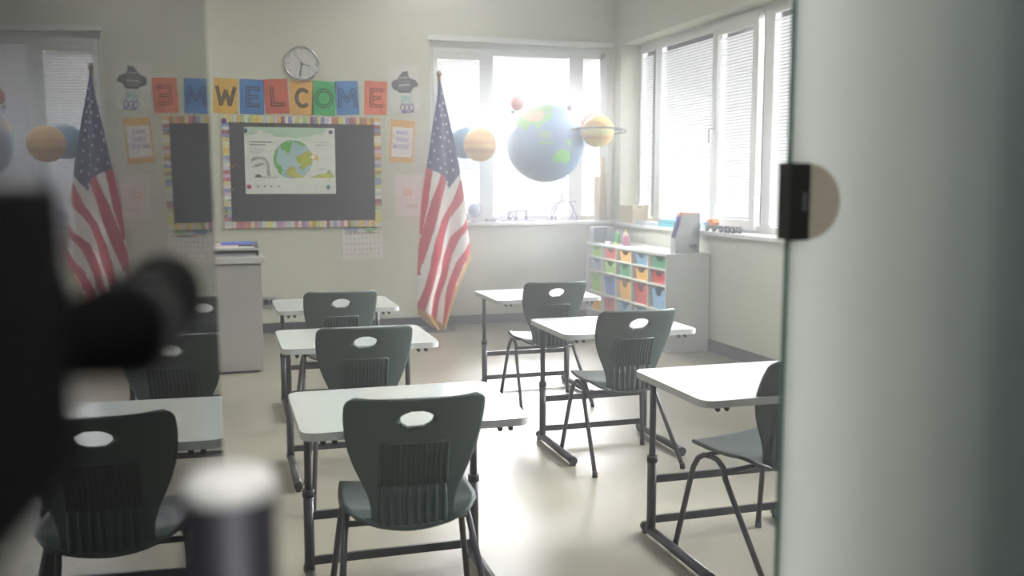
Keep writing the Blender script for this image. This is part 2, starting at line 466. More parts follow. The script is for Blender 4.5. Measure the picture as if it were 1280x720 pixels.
chairs = [
    (.548, 2.93, -3.0, 'dark grey-green plastic student chair nearest us, at the front desk of the left row'),
    (.595, 4.34, -1.0, 'dark grey-green student chair at the middle desk of the left row'),
    (.655, 5.74, 0.0, 'grey-green student chair at the farthest desk of the left row, nearest the blackboard'),
    (1.975, 3.13, 17.0, 'turned student chair beside the frosted glass, partly cut off by the glass edge'),
    (1.970, 4.50, 1.0, 'grey-green student chair in the middle of the right row, in front of the bin shelf'),
    (2.035, 5.89, 0.0, 'pale looking student chair at the farthest desk of the right row, below the window'),
]
for i, (x, y, a, lab) in enumerate(chairs):
    o = chair0 if i == 0 else copy_tree(chair0)
    o.location = (x, y, 0); o.rotation_euler = (0, 0, R(a)); tag(o, lab, 'chair', 'student chairs at the desks')

# ------------------------------------------------------------------ student desk
def make_desk():
    root = empty('student_desk')      # origin: middle of the top's width, far edge; y negative towards the sitter
    W, D, Z = .74, .61, .69
    pts = rounded(-W/2, W/2, -D, 0, .05)
    mb = MB(); mb.prism(pts, Z-.004, Z, M_DESK); pin = rounded(-W/2-.0, W/2, -D, 0, .05); mb.prism(pin, Z-.026, Z-.004, M_DESKE)
    mb.build('table_top', None, root)['label'] = 'white glossy top with grey edge'
    yu = -.075; xu = .31
    for s_ in (-1, 1):
        mb = MB(); mb.tube([(s_*xu, yu, .30), (s_*xu, yu, Z-.024)], .0135); mb.box(s_*xu-.03, s_*xu+.03, yu-.20, yu+.03, Z-.034, Z-.024, bev=.003)
        mb.build('leg', M_TUBE, root)
        mb = MB(); mb.tube([(s_*xu, yu, .03), (s_*xu, yu, .325)], .019, n=12); mb.build('leg_sleeve', M_SLEEVE, root)
        mb = MB(); mb.tube([(s_*xu, yu, .318), (s_*xu, yu, .345)], .022, n=12); mb.build('collar', M_BLACK, root)
        mb = MB(); mb.tube([(s_*xu, yu+.04, .028), (s_*xu, yu-.47, .028)], .019, n=12); mb.build('foot', M_TUBE, root)
        for y0, y1 in ((yu+.035, yu+.065), (yu-.465, yu-.50)):
            mb = MB(); mb.tube([(s_*xu, y0, .028), (s_*xu, y1, .028)], [.0215, .020], n=12); mb.box(s_*xu-.012, s_*xu+.012, (y0+y1)/2-.012, (y0+y1)/2+.012, 0, .012); mb.build('foot_cap', M_BLACK, root)
        mb = MB()
        for dx in (-.018, .018):
            mb = MB(); mb.tube([(s_*.285+dx, -D+.035, Z-.026), (s_*.285+dx, -D+.03, Z-.036), (s_*.285+dx, -D+.022, Z-.038)], .009, n=8); mb.build('bag_hook', M_BLACK, root)
    for z in (.245, .075):
        mb = MB(); mb.box(-xu, xu, yu-.008, yu+.008, z-.016, z+.016, bev=.004); mb.build('crossbar', M_SLEEVE, root)
    return root
desk0 = make_desk()
desks = [
    (.2185+.365, 3.50, 'white-topped student desk nearest us in the left row'),
    (.257+.365, 5.03, 'white-topped student desk in the middle of the left row'),
    (.31+.365, 6.38, 'white-topped student desk farthest back in the left row, under the blackboard'),
    (1.965, 3.53, 'student desk beside the frosted glass with blinds mirrored in its white top'),
    (2.008, 5.04, 'student desk in the middle of the right row'),
    (2.07, 6.50, 'student desk farthest back in the right row, next to the flag and window'),
]
for i, (x, y, lab) in enumerate(desks):
    o = desk0 if i == 0 else copy_tree(desk0)
    o.location = (x, y, 0); tag(o, lab, 'desk', 'student desks')

# ------------------------------------------------------------------ flat drawings on sheets
class Sheet:
    """a thin sheet standing on a wall plane facing -y; drawn in metres from its lower left corner"""
    def __init__(s, x, z, w, h, y, rot=0.0, th=.002):
        s.mb = MB(); s.w, s.h, s.n = w, h, 0
        s.M = Matrix.Translation((x, y, z)) @ Matrix.Rotation(R(-rot), 4, 'Y'); s.th = th
    def base(s, rgb, pts=None, m=None):
        pts = pts or [(0, 0), (s.w, 0), (s.w, s.h), (0, s.h)]
        T = s.M @ Matrix.Rotation(R(90), 4, 'X')
        s.mb.prism(pts, 0, s.th, m or ink(rgb), T)
    def poly(s, pts, rgb, lift=None):
        s.n += 1
        d = s.th+.0003+(.00006*s.n if lift is None else lift)
        vs = [s.mb.bm.verts.new(s.M @ Vector((x, -d, z))) for x, z in pts]
        f = s.mb.bm.faces.new(vs); s.mb._fin([f], ink(rgb), False)
    def rect(s, x0, z0, x1, z1, rgb): s.poly([(x0, z0), (x1, z0), (x1, z1), (x0, z1)], rgb)
    def disc(s, x, z, r, rgb, n=28, ry=None):
        ry = ry or r; s.poly([(x+r*math.cos(2*PI*k/n), z+ry*math.sin(2*PI*k/n)) for k in range(n)], rgb)
    def stroke(s, pts, w, rgb):
        for (a, b), (c, d) in zip(pts, pts[1:]):
            l = math.hypot(c-a, d-b) or 1; nx, nz = -(d-b)/l*w/2, (c-a)/l*w/2; ex, ez = (c-a)/l*w*.35, (d-b)/l*w*.35
            s.poly([(a+nx-ex, b+nz-ez), (c+nx+ex, d+nz+ez), (c-nx+ex, d-nz+ez), (a-nx-ex, b-nz-ez)], rgb)
    def build(s, name, parent=None): return s.mb.build(name, None, parent, recalc=False)
def arc(cx, cy, r, a0, a1, n=14, ry=None):
    ry = ry or r
    return [(cx+r*math.cos(R(a0+(a1-a0)*i/n)), cy+ry*math.sin(R(a0+(a1-a0)*i/n))) for i in range(n+1)]
GL = {
 'W': [[(0, 1), (.25, 0), (.5, .8), (.75, 0), (1, 1)]], 'E': [[(.9, 1), (.1, 1), (.1, 0), (.9, 0)], [(.1, .5), (.75, .5)]],
 'L': [[(.1, 1), (.1, 0), (.9, 0)]], 'C': [arc(.5, .5, .46, 50, 310, 16, .5)], 'O': [arc(.5, .5, .46, 0, 360, 20, .5)],
 'M': [[(.02, 0), (.1, 1), (.5, .3), (.9, 1), (.98, 0)]], 'A': [[(0, 0), (.5, 1), (1, 0)], [(.2, .35), (.8, .35)]], 'K': [[(.1, 0), (.1, 1)], [(.9, 1), (.15, .5), (.9, 0)]],
 'T': [[(0, 1), (1, 1)], [(.5, 1), (.5, 0)]], 'D': [[(.1, 0), (.1, 1), (.5, 1), (.9, .7), (.9, .3), (.5, 0), (.1, 0)]], 'Y': [[(0, 1), (.5, .5), (1, 1)], [(.5, .5), (.5, 0)]],
 'R': [[(.1, 0), (.1, 1), (.7, 1), (.88, .85), (.88, .65), (.7, .5), (.1, .5)], [(.5, .5), (.9, 0)]], '!': [[(.5, 1), (.5, .3)], [(.5, .08), (.5, 0)]],
}
def glyph(sh, ch, x, z, w, h, t, rgb):
    for pl in GL[ch]: sh.stroke([(x+a*w, z+b*h) for a, b in pl], t, rgb)

# letters over the board
YWALL = YB
letters = [('W', 282, 120, 214, (214, 168, 50), (52, 44, 30), -3, 'yellow', 1), ('E', 315, 121, 0, (48, 116, 180), (8, 20, 74), -1, 'blue', 0), ('L', 345.5, 120.5, 0, (196, 86, 58), (52, 14, 26), 3, 'brick red', 0),
           ('C', 377, 122.5, 0, (222, 168, 76), (52, 44, 34), 0, 'light orange', 1), ('O', 405, 123, 0, (48, 176, 98), (6, 66, 42), -3, 'green', 0), ('M', 434, 122.5, 0, (74, 134, 192), (12, 36, 96), 2.5, 'sky blue', 0),
           ('E', 469.5, 122.5, 0, (222, 120, 92), (128, 36, 44), -1.5, 'salmon', 0)]
for ch, px, py, _, rgb, dk, rot, cn, solid in letters:
    c = ony(px, py, YWALL); w, h = .222, .325
    a = R(rot); ox, oz = -w/2*math.cos(a)+h/2*math.sin(a), -h/2*math.cos(a)-w/2*math.sin(a)
    root = empty('letter_sheet', (c.x, YWALL, c.z-h/2), 0, '%s paper sheet with letter %s above the blackboard%s' % (cn, ch, ', between the W and the L' if cn == 'blue' else (', at the right end of the row' if cn == 'salmon' else '')), 'paper sheet', 'welcome letter sheets')
    sh = Sheet(c.x+ox, c.z+oz, w, h, YWALL-.0005, rot); sh.base(rgb); o = sh.build('paper', root)
    o.location = (-c.x, -YWALL, -(c.z-h/2))
    sh = Sheet(c.x+ox, c.z+oz, w, h, YWALL-.0005, rot)
    lw, lh = (.16 if ch in 'WMO' else .125), .155
    x0 = (w-lw)/2+(.01 if ch in 'ELC' else 0); z0 = .085
    glyph(sh, ch, x0, z0, lw, lh, .034 if solid else .036, dk)
    glyph(sh, ch, x0, z0, lw, lh, .011 if not solid else .005, rgb if not solid else (150, 120, 50))
    o = sh.build('letter', root); o.location = (-c.x, -YWALL, -(c.z-h/2)); o['label'] = 'outlined letter %s' % ch

# clock
cc = ony(377, 80, YWALL)
root = empty('wall_clock', (cc.x, YWALL, cc.z-.165), 0, 'round white wall clock with a silver rim above the letter row', 'clock')
MR = Matrix.Translation((0, 0, .165)) @ Matrix.Rotation(R(90), 4, 'X')
mb = MB(); mb.lathe([(0, .0), (.160, .0), (.165, .01), (.165, .035), (.158, .042), (.148, .036), (.145, .026)], M_CHROME, 48, MR); mb.build('rim', mat('clock_rim', (226, 227, 224), .25, metal=.2), root)
mb = MB(); mb.lathe([(0, .024), (.147, .024)], mat('clock_face', (198, 200, 194), .5), 48, MR); mb.build('dial', None, root)
mb = MB()
for k in range(12):
    a = R(30*k); T = MR @ Matrix.Rotation(a, 4, 'Z')
    mb.box(-.004, .004, .115, .138, .0243, .0249, ink((120, 122, 122)), mtx=T)
mb.build('hour_mark', None, root)
for nm, ang, l, w in (('hour_hand', 250, .07, .004), ('minute_hand', 192, .11, .003)):
    pass
mb = MB(); mb.box(-.005, .005, -.015, .085, .027, .0285, ink((60, 62, 64)), mtx=MR @ Matrix.Rotation(R(-105), 4, 'Z')); mb.build('hour_hand', None, root)
mb = MB(); mb.box(-.004, .004, -.02, .12, .029, .0305, ink((60, 62, 64)), mtx=MR @ Matrix.Rotation(R(-190), 4, 'Z')); mb.lathe([(0, .033), (.008, .033), (.008, .026)], ink((60, 62, 64)), 16, MR); mb.build('minute_hand', None, root)
mb = MB(); mb.box(-.001, .001, -.02, .10, .031, .032, ink((90, 92, 94)), mtx=MR @ Matrix.Rotation(R(30), 4, 'Z')); mb.build('second_hand', None, root)

# blackboard with a scalloped striped paper border
bx0, bx1, bz0, bz1 = .040, 1.532, 1.020, 2.080
root = empty('blackboard', ((bx0+bx1)/2, YWALL, bz0), 0, 'dark grey chalkboard framed by a colourful striped paper border', 'blackboard')
def at_root(o, root): o.location = -Vector(root.location); return o
mb = MB(); mb.box(bx0+.03, bx1-.03, YWALL-.02, YWALL, bz0+.03, bz1-.03, mat('board_slate', (62, 64, 70), .5, noise=.12, nscale=3), bev=.002); at_root(mb.build('panel', None, root), root)
PAL = [(216, 205, 120), (196, 120, 130), (170, 200, 130), (206, 190, 214), (220, 180, 90), (150, 150, 200), (225, 225, 215), (176, 130, 80), (190, 210, 205), (160, 90, 110), (226, 214, 150), (130, 150, 190), (215, 216, 190)]
def border(side):
    mb = MB(); rnd = random.Random(side); bw = .068; y = YWALL-.0225
    horiz = side in ('top', 'bottom'); a0, a1 = (bx0, bx1) if horiz else (bz0, bz1)
    n = 44 if horiz else 31; st = (a1-a0)/n
    cols = []
    for k in range(n):
        c = rnd.choice(PAL)
        while cols and c == cols[-1]: c = rnd.choice(PAL)
        cols.append(c)
        p0, p1 = a0+k*st, a0+(k+1)*st
        # stripe with a scalloped inner edge
        inner = arc(0, 0, st/2, 0, 180, 6)
        pts = [(p0, 0), (p1, 0)]+[((p0+p1)/2+x, bw-.016+yy*.9) for x, yy in inner]
        q = []
        for a, d in pts:
            if side == 'bottom': q.append((a, bz0+d))
            elif side == 'top': q.append((a, bz1-d))
            elif side == 'left': q.append((bx0+d, a))
            else: q.append((bx1-d, a))
        off = .0 if horiz else .0012
        vs = [mb.bm.verts.new((x, y-off, z)) for x, z in q]; vb = [mb.bm.verts.new((x, y-off+.001, z)) for x, z in q]
        fs = [mb.bm.faces.new(vs), mb.bm.faces.new(list(reversed(vb)))]
        for i in range(len(vs)): fs.append(mb.bm.faces.new((vs[i], vb[i], vb[(i+1) % len(vs)], vs[(i+1) % len(vs)])))
        mb._fin(fs, ink(c), False)
    at_root(mb.build('border_strip', None, root), root)['label'] = side+' border strip in mixed pastel stripes'
for s_ in ('top', 'bottom', 'left', 'right'): border(s_)

# earth poster on the board
PX0, PZ0, PW, PH = .238, 1.345, .848, .632
yb = YWALL-.0205
sh = Sheet(PX0, PZ0, PW, PH, yb, 0, .0015)
sh.base((222, 226, 216))
sh.poly([(.0, .632), (.0, .56), (.2, .555), (.45, .53), (.72, .56), (.79, .632)], (176, 208, 180))
sh.poly([(.10, .56), (.13, .60), (.17, .605), (.20, .58), (.25, .575), (.27, .55)], (218, 220, 208)); sh.poly([(.62, .55), (.68, .575), (.73, .565), (.76, .54)], (218, 220, 208))
for (x0, x1, z) in ((.05, .255, .487), (.05, .20, .46)): sh.rect(x0, z, x1, z+.010, (112, 116, 112))
for (x0, x1, z) in ((.05, .19, .425), (.05, .18, .408), (.05, .15, .39)): sh.rect(x0, z, x1, z+.005, (178, 182, 178))
for (x0, x1, z) in ((.66, .79, .490), (.66, .78, .463)): sh.rect(x0, z, x1, z+.008, (142, 176, 150))
for (x0, x1, z) in ((.66, .79, .43), (.66, .75, .412)): sh.rect(x0, z, x1, z+.005, (186, 196, 186))
ex, ez, er = .447, .328, .185
sh.disc(ex, ez, er, (164, 194, 196), 48)
sh.poly([(.33, .46), (.37, .50), (.44, .512), (.44, .46), (.42, .43), (.42, .40), (.39, .385), (.375, .42), (.34, .415)], (104, 182, 76))
sh.poly([(.46, .511), (.52, .50), (.57, .468), (.55, .45), (.50, .48), (.465, .49)], (104, 182, 76))
sh.poly([(.263, .33), (.285, .42), (.31, .425), (.30, .37), (.285, .33), (.31, .26), (.29, .24)], (104, 182, 76))
sh.poly([(.30, .28), (.33, .275), (.335, .25), (.35, .235), (.335, .20), (.345, .175), (.31, .20)], (104, 182, 76))
sh.poly([(.47, .36), (.53, .37), (.57, .41), (.62, .40), (.632, .33), (.62, .28), (.58, .265), (.55, .235), (.50, .24), (.53, .28), (.49, .30)], (178, 184, 58))
sh.poly([(.38, .22), (.41, .255), (.46, .26), (.47, .20), (.55, .165), (.52, .155), (.44, .16), (.39, .18)], (196, 190, 66))
sh.stroke(arc(.50, .42, .038, 200, 340, 8), .005, (120, 150, 160)); sh.disc(.476, .445, .005, (120, 150, 160), 8); sh.disc(.53, .44, .005, (120, 150, 160), 8)
sh.stroke(arc(.42, .215, .02, 200, 340, 6), .004, (130, 120, 50)); sh.disc(.408, .235, .004, (110, 100, 40), 8); sh.disc(.434, .236, .004, (110, 100, 40), 8)
for pts in ([(.05, .30), (.07, .345), (.12, .355), (.19, .345), (.21, .30), (.195, .31), (.13, .335), (.08, .31)], [(.06, .25), (.10, .28), (.16, .295), (.19, .285), (.11, .255)], [(.19, .32), (.22, .30), (.235, .17), (.20, .17), (.20, .26)]):
    sh.poly(pts, (168, 168, 166))
sh.rect(.08, .155, .30, .160, (130, 130, 132)); sh.poly([(.09, .16), (.10, .185), (.14, .185), (.15, .165), (.2, .162)], (110, 110, 112))
sh.poly([(.60, .155), (.67, .18), (.74, .195), (.83, .185), (.838, .155)], (196, 202, 84)); sh.poly([(.76, .19), (.775, .235), (.80, .22), (.815, .185)], (158, 190, 96))
sh.poly([(.68, .22), (.70, .245), (.76, .25), (.77, .235), (.73, .225)], (196, 196, 214))
sh.disc(.665, .345, .026, (232, 178, 92)); sh.disc(.635, .352, .017, (240, 240, 236)); sh.rect(.60, .345, .64, .352, (240, 240, 236))
for x in (.115, .175, .235, .31): sh.disc(x, .072, .011, (128, 130, 130), 6)
for x in (.49, .53, .60, .66, .71): sh.disc(x, .072, .010, (182, 196, 188), 6)
po = sh.build('earth_poster'); tag(po, 'poster with a smiling round earth between a grey and a green landscape on the chalkboard', 'poster')
for px, py, c, n in ((306.5, 163, (44, 74, 150), 'blue'), (413, 165, (124, 58, 150), 'purple'), (311.5, 233, (206, 48, 110), 'pink'), (410.5, 233.5, (56, 150, 160), 'teal')):
    p = ony(px, py, yb-.0015); mb = MB(); mb.lathe([(0, .009), (.014, .009), (.019, .005), (.019, .0)], ink(c, .3), 20, Matrix.Translation((p.x, yb-.0042, p.z)) @ Matrix.Rotation(R(90), 4, 'X'))
    tag(mb.build('magnet'), 'round %s magnet holding a corner of the earth poster' % n, 'magnet', 'poster magnets')
p = ony(280, 151, yb); mb = MB(); mb.lathe([(0, .009), (.018, .009), (.024, .005), (.024, .0)], ink((88, 40, 120), .3), 20, Matrix.Translation((p.x, YWALL-.0245, p.z)) @ Matrix.Rotation(R(90), 4, 'X'))
tag(mb.build('magnet'), 'dark purple round magnet on the upper left border corner of the chalkboard', 'magnet')
dots = [(287, 200, (200, 50, 90), 'crimson', 'highest'), (291, 208, (220, 120, 50), 'orange', 'upper'), (295, 206, (190, 70, 40), 'rust', 'upper outer'), (294, 226, (120, 50, 60), 'maroon', 'middle'), (291, 237, (180, 160, 60), 'mustard', 'middle lower'),
        (287, 250, (50, 160, 150), 'turquoise', 'lower'), (283, 259, (60, 170, 150), 'aqua', 'lowest but three'), (284, 264, (190, 130, 50), 'ochre', 'lowest but two'), (283, 270, (210, 80, 50), 'tomato red', 'lowest but one'), (287.5, 274.5, (60, 90, 170), 'royal blue', 'lowest')]
for px, py, c, n, w in dots:
    p = ony(px, py, yb); mb = MB(); mb.lathe([(0, .012), (.007, .012), (.010, .007), (.006, .003), (.010, .0)], ink(c, .35), 14, Matrix.Translation((p.x, YWALL-.0245, p.z)) @ Matrix.Rotation(R(90), 4, 'X'))
    tag(mb.build('push_pin'), '%s push pin, %s of the pins on the chalkboard left edge' % (n, w), 'push pin', 'push pins on the chalkboard edge')

# sticker chart under the board
a, b = ony(428, 287, YWALL), ony(479.5, 325, YWALL); cx0, cz1, cw, chh = a.x, a.z, b.x-a.x, a.z-ony(430, 326, YWALL).z
root = empty('sticker_chart', (cx0+cw/2, YWALL, cz1-chh), 0, 'white chart with rows of small coloured dots hanging below the chalkboard', 'chart')
sh = Sheet(cx0, cz1-chh, cw, chh, YWALL-.004, 1.5, .003); sh.base((226, 222, 214), rounded(0, cw, 0, chh, .02)); rnd = random.Random(4)
sh.rect(.02, .012, cw-.02, .02, (198, 196, 190))
for r_ in range(5):
    for k in range(9):
        c = rnd.choice([(150, 120, 130), (200, 170, 110), (150, 90, 120), (140, 140, 150), (200, 130, 110), (160, 180, 160), (110, 100, 120), (205, 180, 130)])
        sh.disc(.045+k*(cw-.09)/8, .055+r_*.053, .0085, c, 8)
at_root(sh.build('sheet', root), root)
for x, c, n in ((cx0+.09, (120, 140, 180), 'blue'), (cx0+.27, (130, 180, 120), 'green')):
    mb = MB(); mb.box(x-.06, x+.06, YWALL-.030, YWALL-.002, cz1-.012, cz1+.014, ink(c, .4), bev=.003); at_root(mb.build('clip', None, root), root)['label'] = n+' clip'

# three pictures right of the board
a = ony(486, 81, YWALL); w, h = .31, .455
sh = Sheet(a.x, a.z-h, w, h, YWALL-.0005, 1.0); sh.base((212, 213, 205))
dk = (92, 92, 100)
def cp(l): return [((x*55/566-6)*.0079, .445-(y*70/720-7)*.0079) for x, y in l]
sh.poly(cp([(180, 225), (215, 185), (235, 150), (280, 135), (325, 135), (310, 165), (330, 210)]), dk)
sh.poly(cp([(95, 290), (120, 255), (180, 240), (200, 205), (325, 205), (340, 225), (410, 245), (450, 310), (440, 325), (400, 335), (375, 350), (345, 410), (200, 410), (170, 380), (125, 370), (100, 330)]), dk)
sh.poly(cp([(205, 212), (310, 208), (312, 222), (210, 232)]), (190, 192, 190)); sh.poly(cp([(185, 305), (340, 295), (342, 315), (190, 330)]), (196, 197, 196))
sh.poly(cp([(175, 250), (335, 245), (335, 285), (178, 290)]), (124, 124, 130)); sh.poly(cp([(180, 340), (340, 330), (335, 375), (190, 380)]), (122, 122, 128))
sh.poly(cp([(205, 440), (250, 450), (345, 430), (358, 545), (320, 540), (290, 500), (260, 545), (215, 540)]), (168, 198, 190))
for q in (232, 290, 350): sh.stroke([p_ for p_ in cp([(q+26*math.cos(R(t_)), 592+42*math.sin(R(t_))) for t_ in range(0, 361, 30)])], .010, (112, 96, 160))
sh.poly(cp([(215, 625), (300, 650), (375, 630), (385, 655), (235, 668)]), (126, 110, 170))
tag(sh.build('drawing'), 'white drawing of a dark winged creature with teal legs, topmost right of the letters', 'drawing')
a = ony(488, 149, YWALL); w, h = .245, .415
sh = Sheet(a.x-.02, a.z-h, w, h, YWALL-.0005, -3.5); sh.base((222, 172, 96)); sh.rect(.02, .055, .225, .345, (226, 222, 222))
for t, z, x0, hh in (('MAKE', .275, .062, .034), ('TODAY', .205, .052, .036), ('MATTER!', .135, .034, .036)):
    step = (.245-2*x0)/len(t)
    for i, c in enumerate(t): glyph(sh, c, x0+i*step, z, step*.72, hh, .0055, (124, 108, 168))
sh.disc(.036, .26, .007, (214, 130, 120), 8); sh.disc(.205, .19, .006, (214, 130, 120), 8)
tag(sh.build('poster'), 'orange bordered poster reading MAKE TODAY MATTER in purple letters', 'poster')
a = ony(493, 218, YWALL); w, h = .265, .41
sh = Sheet(a.x, a.z-h, w, h, YWALL-.0005, -1.0); sh.base((224, 212, 208))
sh.stroke(arc(.125, .235, .038, 0, 360, 14, .026), .017, (226, 164, 110)); sh.rect(.06, .30, .17, .308, (214, 196, 190)); sh.rect(.08, .155, .20, .161, (224, 178, 170))
sh.poly([(.10, .085), (.12, .118), (.20, .115), (.215, .085)], (198, 194, 176)); sh.disc(.215, .095, .014, (226, 180, 130), 10)
tag(sh.build('poster'), 'faint pinkish poster with a small orange ring, lowest of the three right pictures', 'poster')

# wall socket
a, b = ony(327, 371, YWALL), ony(346, 384, YWALL)
root = empty('wall_socket', ((a.x+b.x)/2, YWALL, b.z), 0, 'double grey power socket low on the wall beside the lectern cabinet', 'socket')
mb = MB(); mb.box(a.x, b.x, YWALL-.02, YWALL, b.z, a.z, bev=.006); at_root(mb.build('plate', mat('socket_grey', (150, 150, 148), .4), root), root)
for k in range(2):
    cx = a.x+(b.x-a.x)*(.28+.44*k)
    mb = MB(); mb.lathe([(0, .001), (.024, .001), (.028, .004)], M_BASE, 20, Matrix.Translation((cx, YWALL-.019, (a.z+b.z)/2)) @ Matrix.Rotation(R(90), 4, 'X')); at_root(mb.build('outlet', None, root), root)

# ------------------------------------------------------------------ flag on a stand
FY = 9.08
Lp = [(101, 548.6), (130, 545.4), (163, 540), (203, 534.8), (217, 532.4), (255, 527.7), (298, 525), (342, 522.6), (381, 522.2), (393, 523.4), (402, 532), (410.5, 541.6), (416, 550)]
Rp = [(101, 550.4), (132, 557.2), (165, 564.3), (203, 571.9), (217, 574), (250, 579.5), (281, 583), (306, 586.6), (323, 587.8), (359, 573), (401, 560), (416, 555)]
def interp(tb, v):
    if v <= tb[0][0]: return tb[0][1]
    for (a, x), (b, y) in zip(tb, tb[1:]):
        if v <= b: return x+(y-x)*(v-a)/(b-a)
    return tb[-1][1]
reds = [[(536, 205), (535, 212), (529.6, 255), (524, 285)], [(555, 212), (553.7, 222), (544, 250), (535.5, 286), (528, 313), (521.5, 337)], [(579, 226), (570.8, 252), (556, 274), (547.7, 298.6), (541.6, 330), (534.3, 359.5), (526, 385)],
        [(588, 270), (583, 281), (568.4, 296), (558.6, 320.5), (553.8, 347), (545, 371.6), (540.4, 400)], [(590, 303), (586, 311), (573, 330), (563.5, 354.6), (560, 371.6), (556, 408)]]
def flag_col(x, y):
    yb_ = 210+(x-534.8)*.52 if x < 556 else (221+(x-556)*3.1 if x < 560.8 else 236-(x-560.8)*1.5)
    if y < yb_: return 'blue'
    if y > 318 and interp(Rp, y)-x < 5.5: return 'gold'
    if y > 383+(x-522)*.72: return 'gold'
    for r_ in reds:
        t = [(b, a) for a, b in r_]
        if r_[0][1] <= y <= r_[-1][1]+8:
            c = interp(t, y); hw = 5.6 if y < 330 else 4.6
            if abs(x-c) < hw: return 'red'
    return 'white'
FM = {'blue': mat('flag_blue', (40, 56, 112), .8, sheen=.2), 'red': mat('flag_red', (198, 44, 64), .8, sheen=.2), 'white': mat('flag_white', (238, 236, 232), .8, sheen=.2), 'gold': M_GOLD}
fold = ony(550, 400, FY)
root = empty('flag', (fold.x, FY+.06, 0), 0, 'United States flag with gold fringe hanging from a floor pole beside the back window', 'flag')
mb = MB(); NU, NV = 60, 220; gv = []
def fdepth(u, v): return FY+(.045*math.sin(u*PI*3.3+v*2.0+.4)-.05*math.sin(u*PI))*min(1, v*2.2)
def fpt(u, v):
    py = 101+(416-101)*v
    xl, xr = interp(Lp, py), interp(Rp, py)
    px = xl+(xr-xl)*u
    # place on the mean plane first, then push in depth only
    p = ony(px, py, FY); return (px, py, Vector((p.x, fdepth(u, v), p.z)))
for j in range(NV+1): gv.append([fpt(i/NU, j/NV) for i in range(NU+1)])
vv = [[mb.bm.verts.new(p[2]) for p in row] for row in gv]
for j in range(NV):
    for i in range(NU):
        f = mb.bm.faces.new((vv[j][i], vv[j+1][i], vv[j+1][i+1], vv[j][i+1])); f.smooth = True
        qx = (gv[j][i][0]+gv[j+1][i+1][0])/2; qy = (gv[j][i][1]+gv[j+1][i+1][1])/2
        f.material_index = mb.mi(FM[flag_col(qx, qy)])
stars = [(165, 200), (172, 252), (202, 297), (155, 320), (208, 340), (165, 368), (130, 388), (215, 388), (175, 415), (140, 437), (222, 441), (188, 461), (152, 483), (230, 490), (193, 506), (119, 500), (163, 530), (235, 540), (204, 552), (206, 604), (179, 135), (148, 270), (185, 186), (178, 222), (195, 250), (182, 300), (192, 370), (138, 350)]
for sx, sy in stars:
    px, py = 510+sx/4.233, 85+sy/4.233
    v = (py-101)/315.0; xl, xr = interp(Lp, py), interp(Rp, py); u = (px-xl)/(xr-xl)
    if not .06 < u < .94: continue
    c = ony(px, py, FY); r0 = .0195 if sy > 180 else .014
    pts = []
    for k in range(10):
        rr = r0 if k % 2 == 0 else r0*.42; a = R(90+36*k+12); pts.append(Vector((c.x+rr*math.cos(a)*.85, fdepth(u, v)-.006, c.z+rr*math.sin(a))))
    f = mb.bm.faces.new([mb.bm.verts.new(p) for p in pts]); mb._fin([f], FM['white'], False)
fl = at_root(mb.build('cloth', None, root, recalc=False), root)
sd = fl.modifiers.new('thickness', 'SOLIDIFY'); sd.thickness = .002; sd.offset = 1
pt = ony(549.5, 101, FY)
mb = MB(); mb.tube([(fold.x, FY+.06, .02), (pt.x, FY+.02, pt.z+.02)], .013, mat('pole_wood', (150, 110, 60), .4, noise=.1), n=14); at_root(mb.build('pole', None, root), root)
mb = MB(); mb.lathe([(0, .085), (.012, .08), (.026, .06), (.028, .045), (.018, .02), (.014, .0), (.02, -.015), (0, -.02)], mat('finial_brass', (150, 120, 90), .35, metal=.7), 20, Matrix.Translation((pt.x, FY+.02, pt.z+.02))); at_root(mb.build('finial', None, root), root)
mb = MB(); mb.lathe([(0, 0), (.17, 0), (.172, .008), (.15, .018), (.04, .028), (.024, .07), (.0, .07)], mat('flag_stand', (84, 82, 88), .4, metal=.4), 40, Matrix.Translation((fold.x, FY+.06, 0))); at_root(mb.build('stand_base', None, root), root)

# ------------------------------------------------------------------ hanging planets
def sphere_bands(name, r, bands):
    mb = MB(); seg, ring = 40, 36; prof = [(r*math.sin(PI*i/ring), -r*math.cos(PI*i/ring)) for i in range(ring+1)]; prof[0] = (0, -r); prof[-1] = (0, r)
    fs = mb.lathe(prof, None, seg)
    for f in fs:
        c = f.calc_center_median(); t = (c.z/r+1)/2; t += .02*math.sin(math.atan2(c.y, c.x)*3)
        k = min(len(bands)-1, int(t*len(bands))); f.material_index = mb.mi(ink(bands[k], .6)); f.smooth = True
    return mb
def hang(root, r, top=ZC-.001):
    mb = MB(); z = root.location.z; mb.tube([(0, 0, r), (0, 0, top-z)], .0008, n=4); mb.build('string', M_PAPER, root)
OR = [(206, 160, 88), (214, 172, 100), (196, 146, 78), (216, 176, 108), (202, 150, 80), (212, 168, 96), (206, 158, 86)]
PL = [('jupiter_model', 600, 181, 8.85, .158, [(206, 160, 88), (214, 170, 98), (190, 136, 72), (216, 176, 108), (200, 146, 78), (212, 168, 96), (206, 158, 86), (214, 176, 110)], 'orange banded planet ball hanging right of the flag'),
      ('planet_model', 581.5, 178.5, 9.21, .157, [(112, 158, 186)], 'plain pale blue planet ball half hidden behind the orange banded ball'),
      ('planet_model', 647, 129, 8.9, .072, [(200, 110, 104)], 'small red planet ball above the big earth ball'),
      ('planet_model', 711.5, 134.5, 8.7, .029, [(120, 124, 140)], 'tiny grey planet ball right above the big earth ball'),
      ('planet_model', 640.5, 139.5, 8.95, .022, [(120, 140, 120)], 'tiny greenish moon ball left of the small red ball'),
      ('planet_model', 738, 151, 9.15, .105, [(206, 120, 90), (216, 140, 108)], 'coral red planet ball half hidden behind the ringed one')]
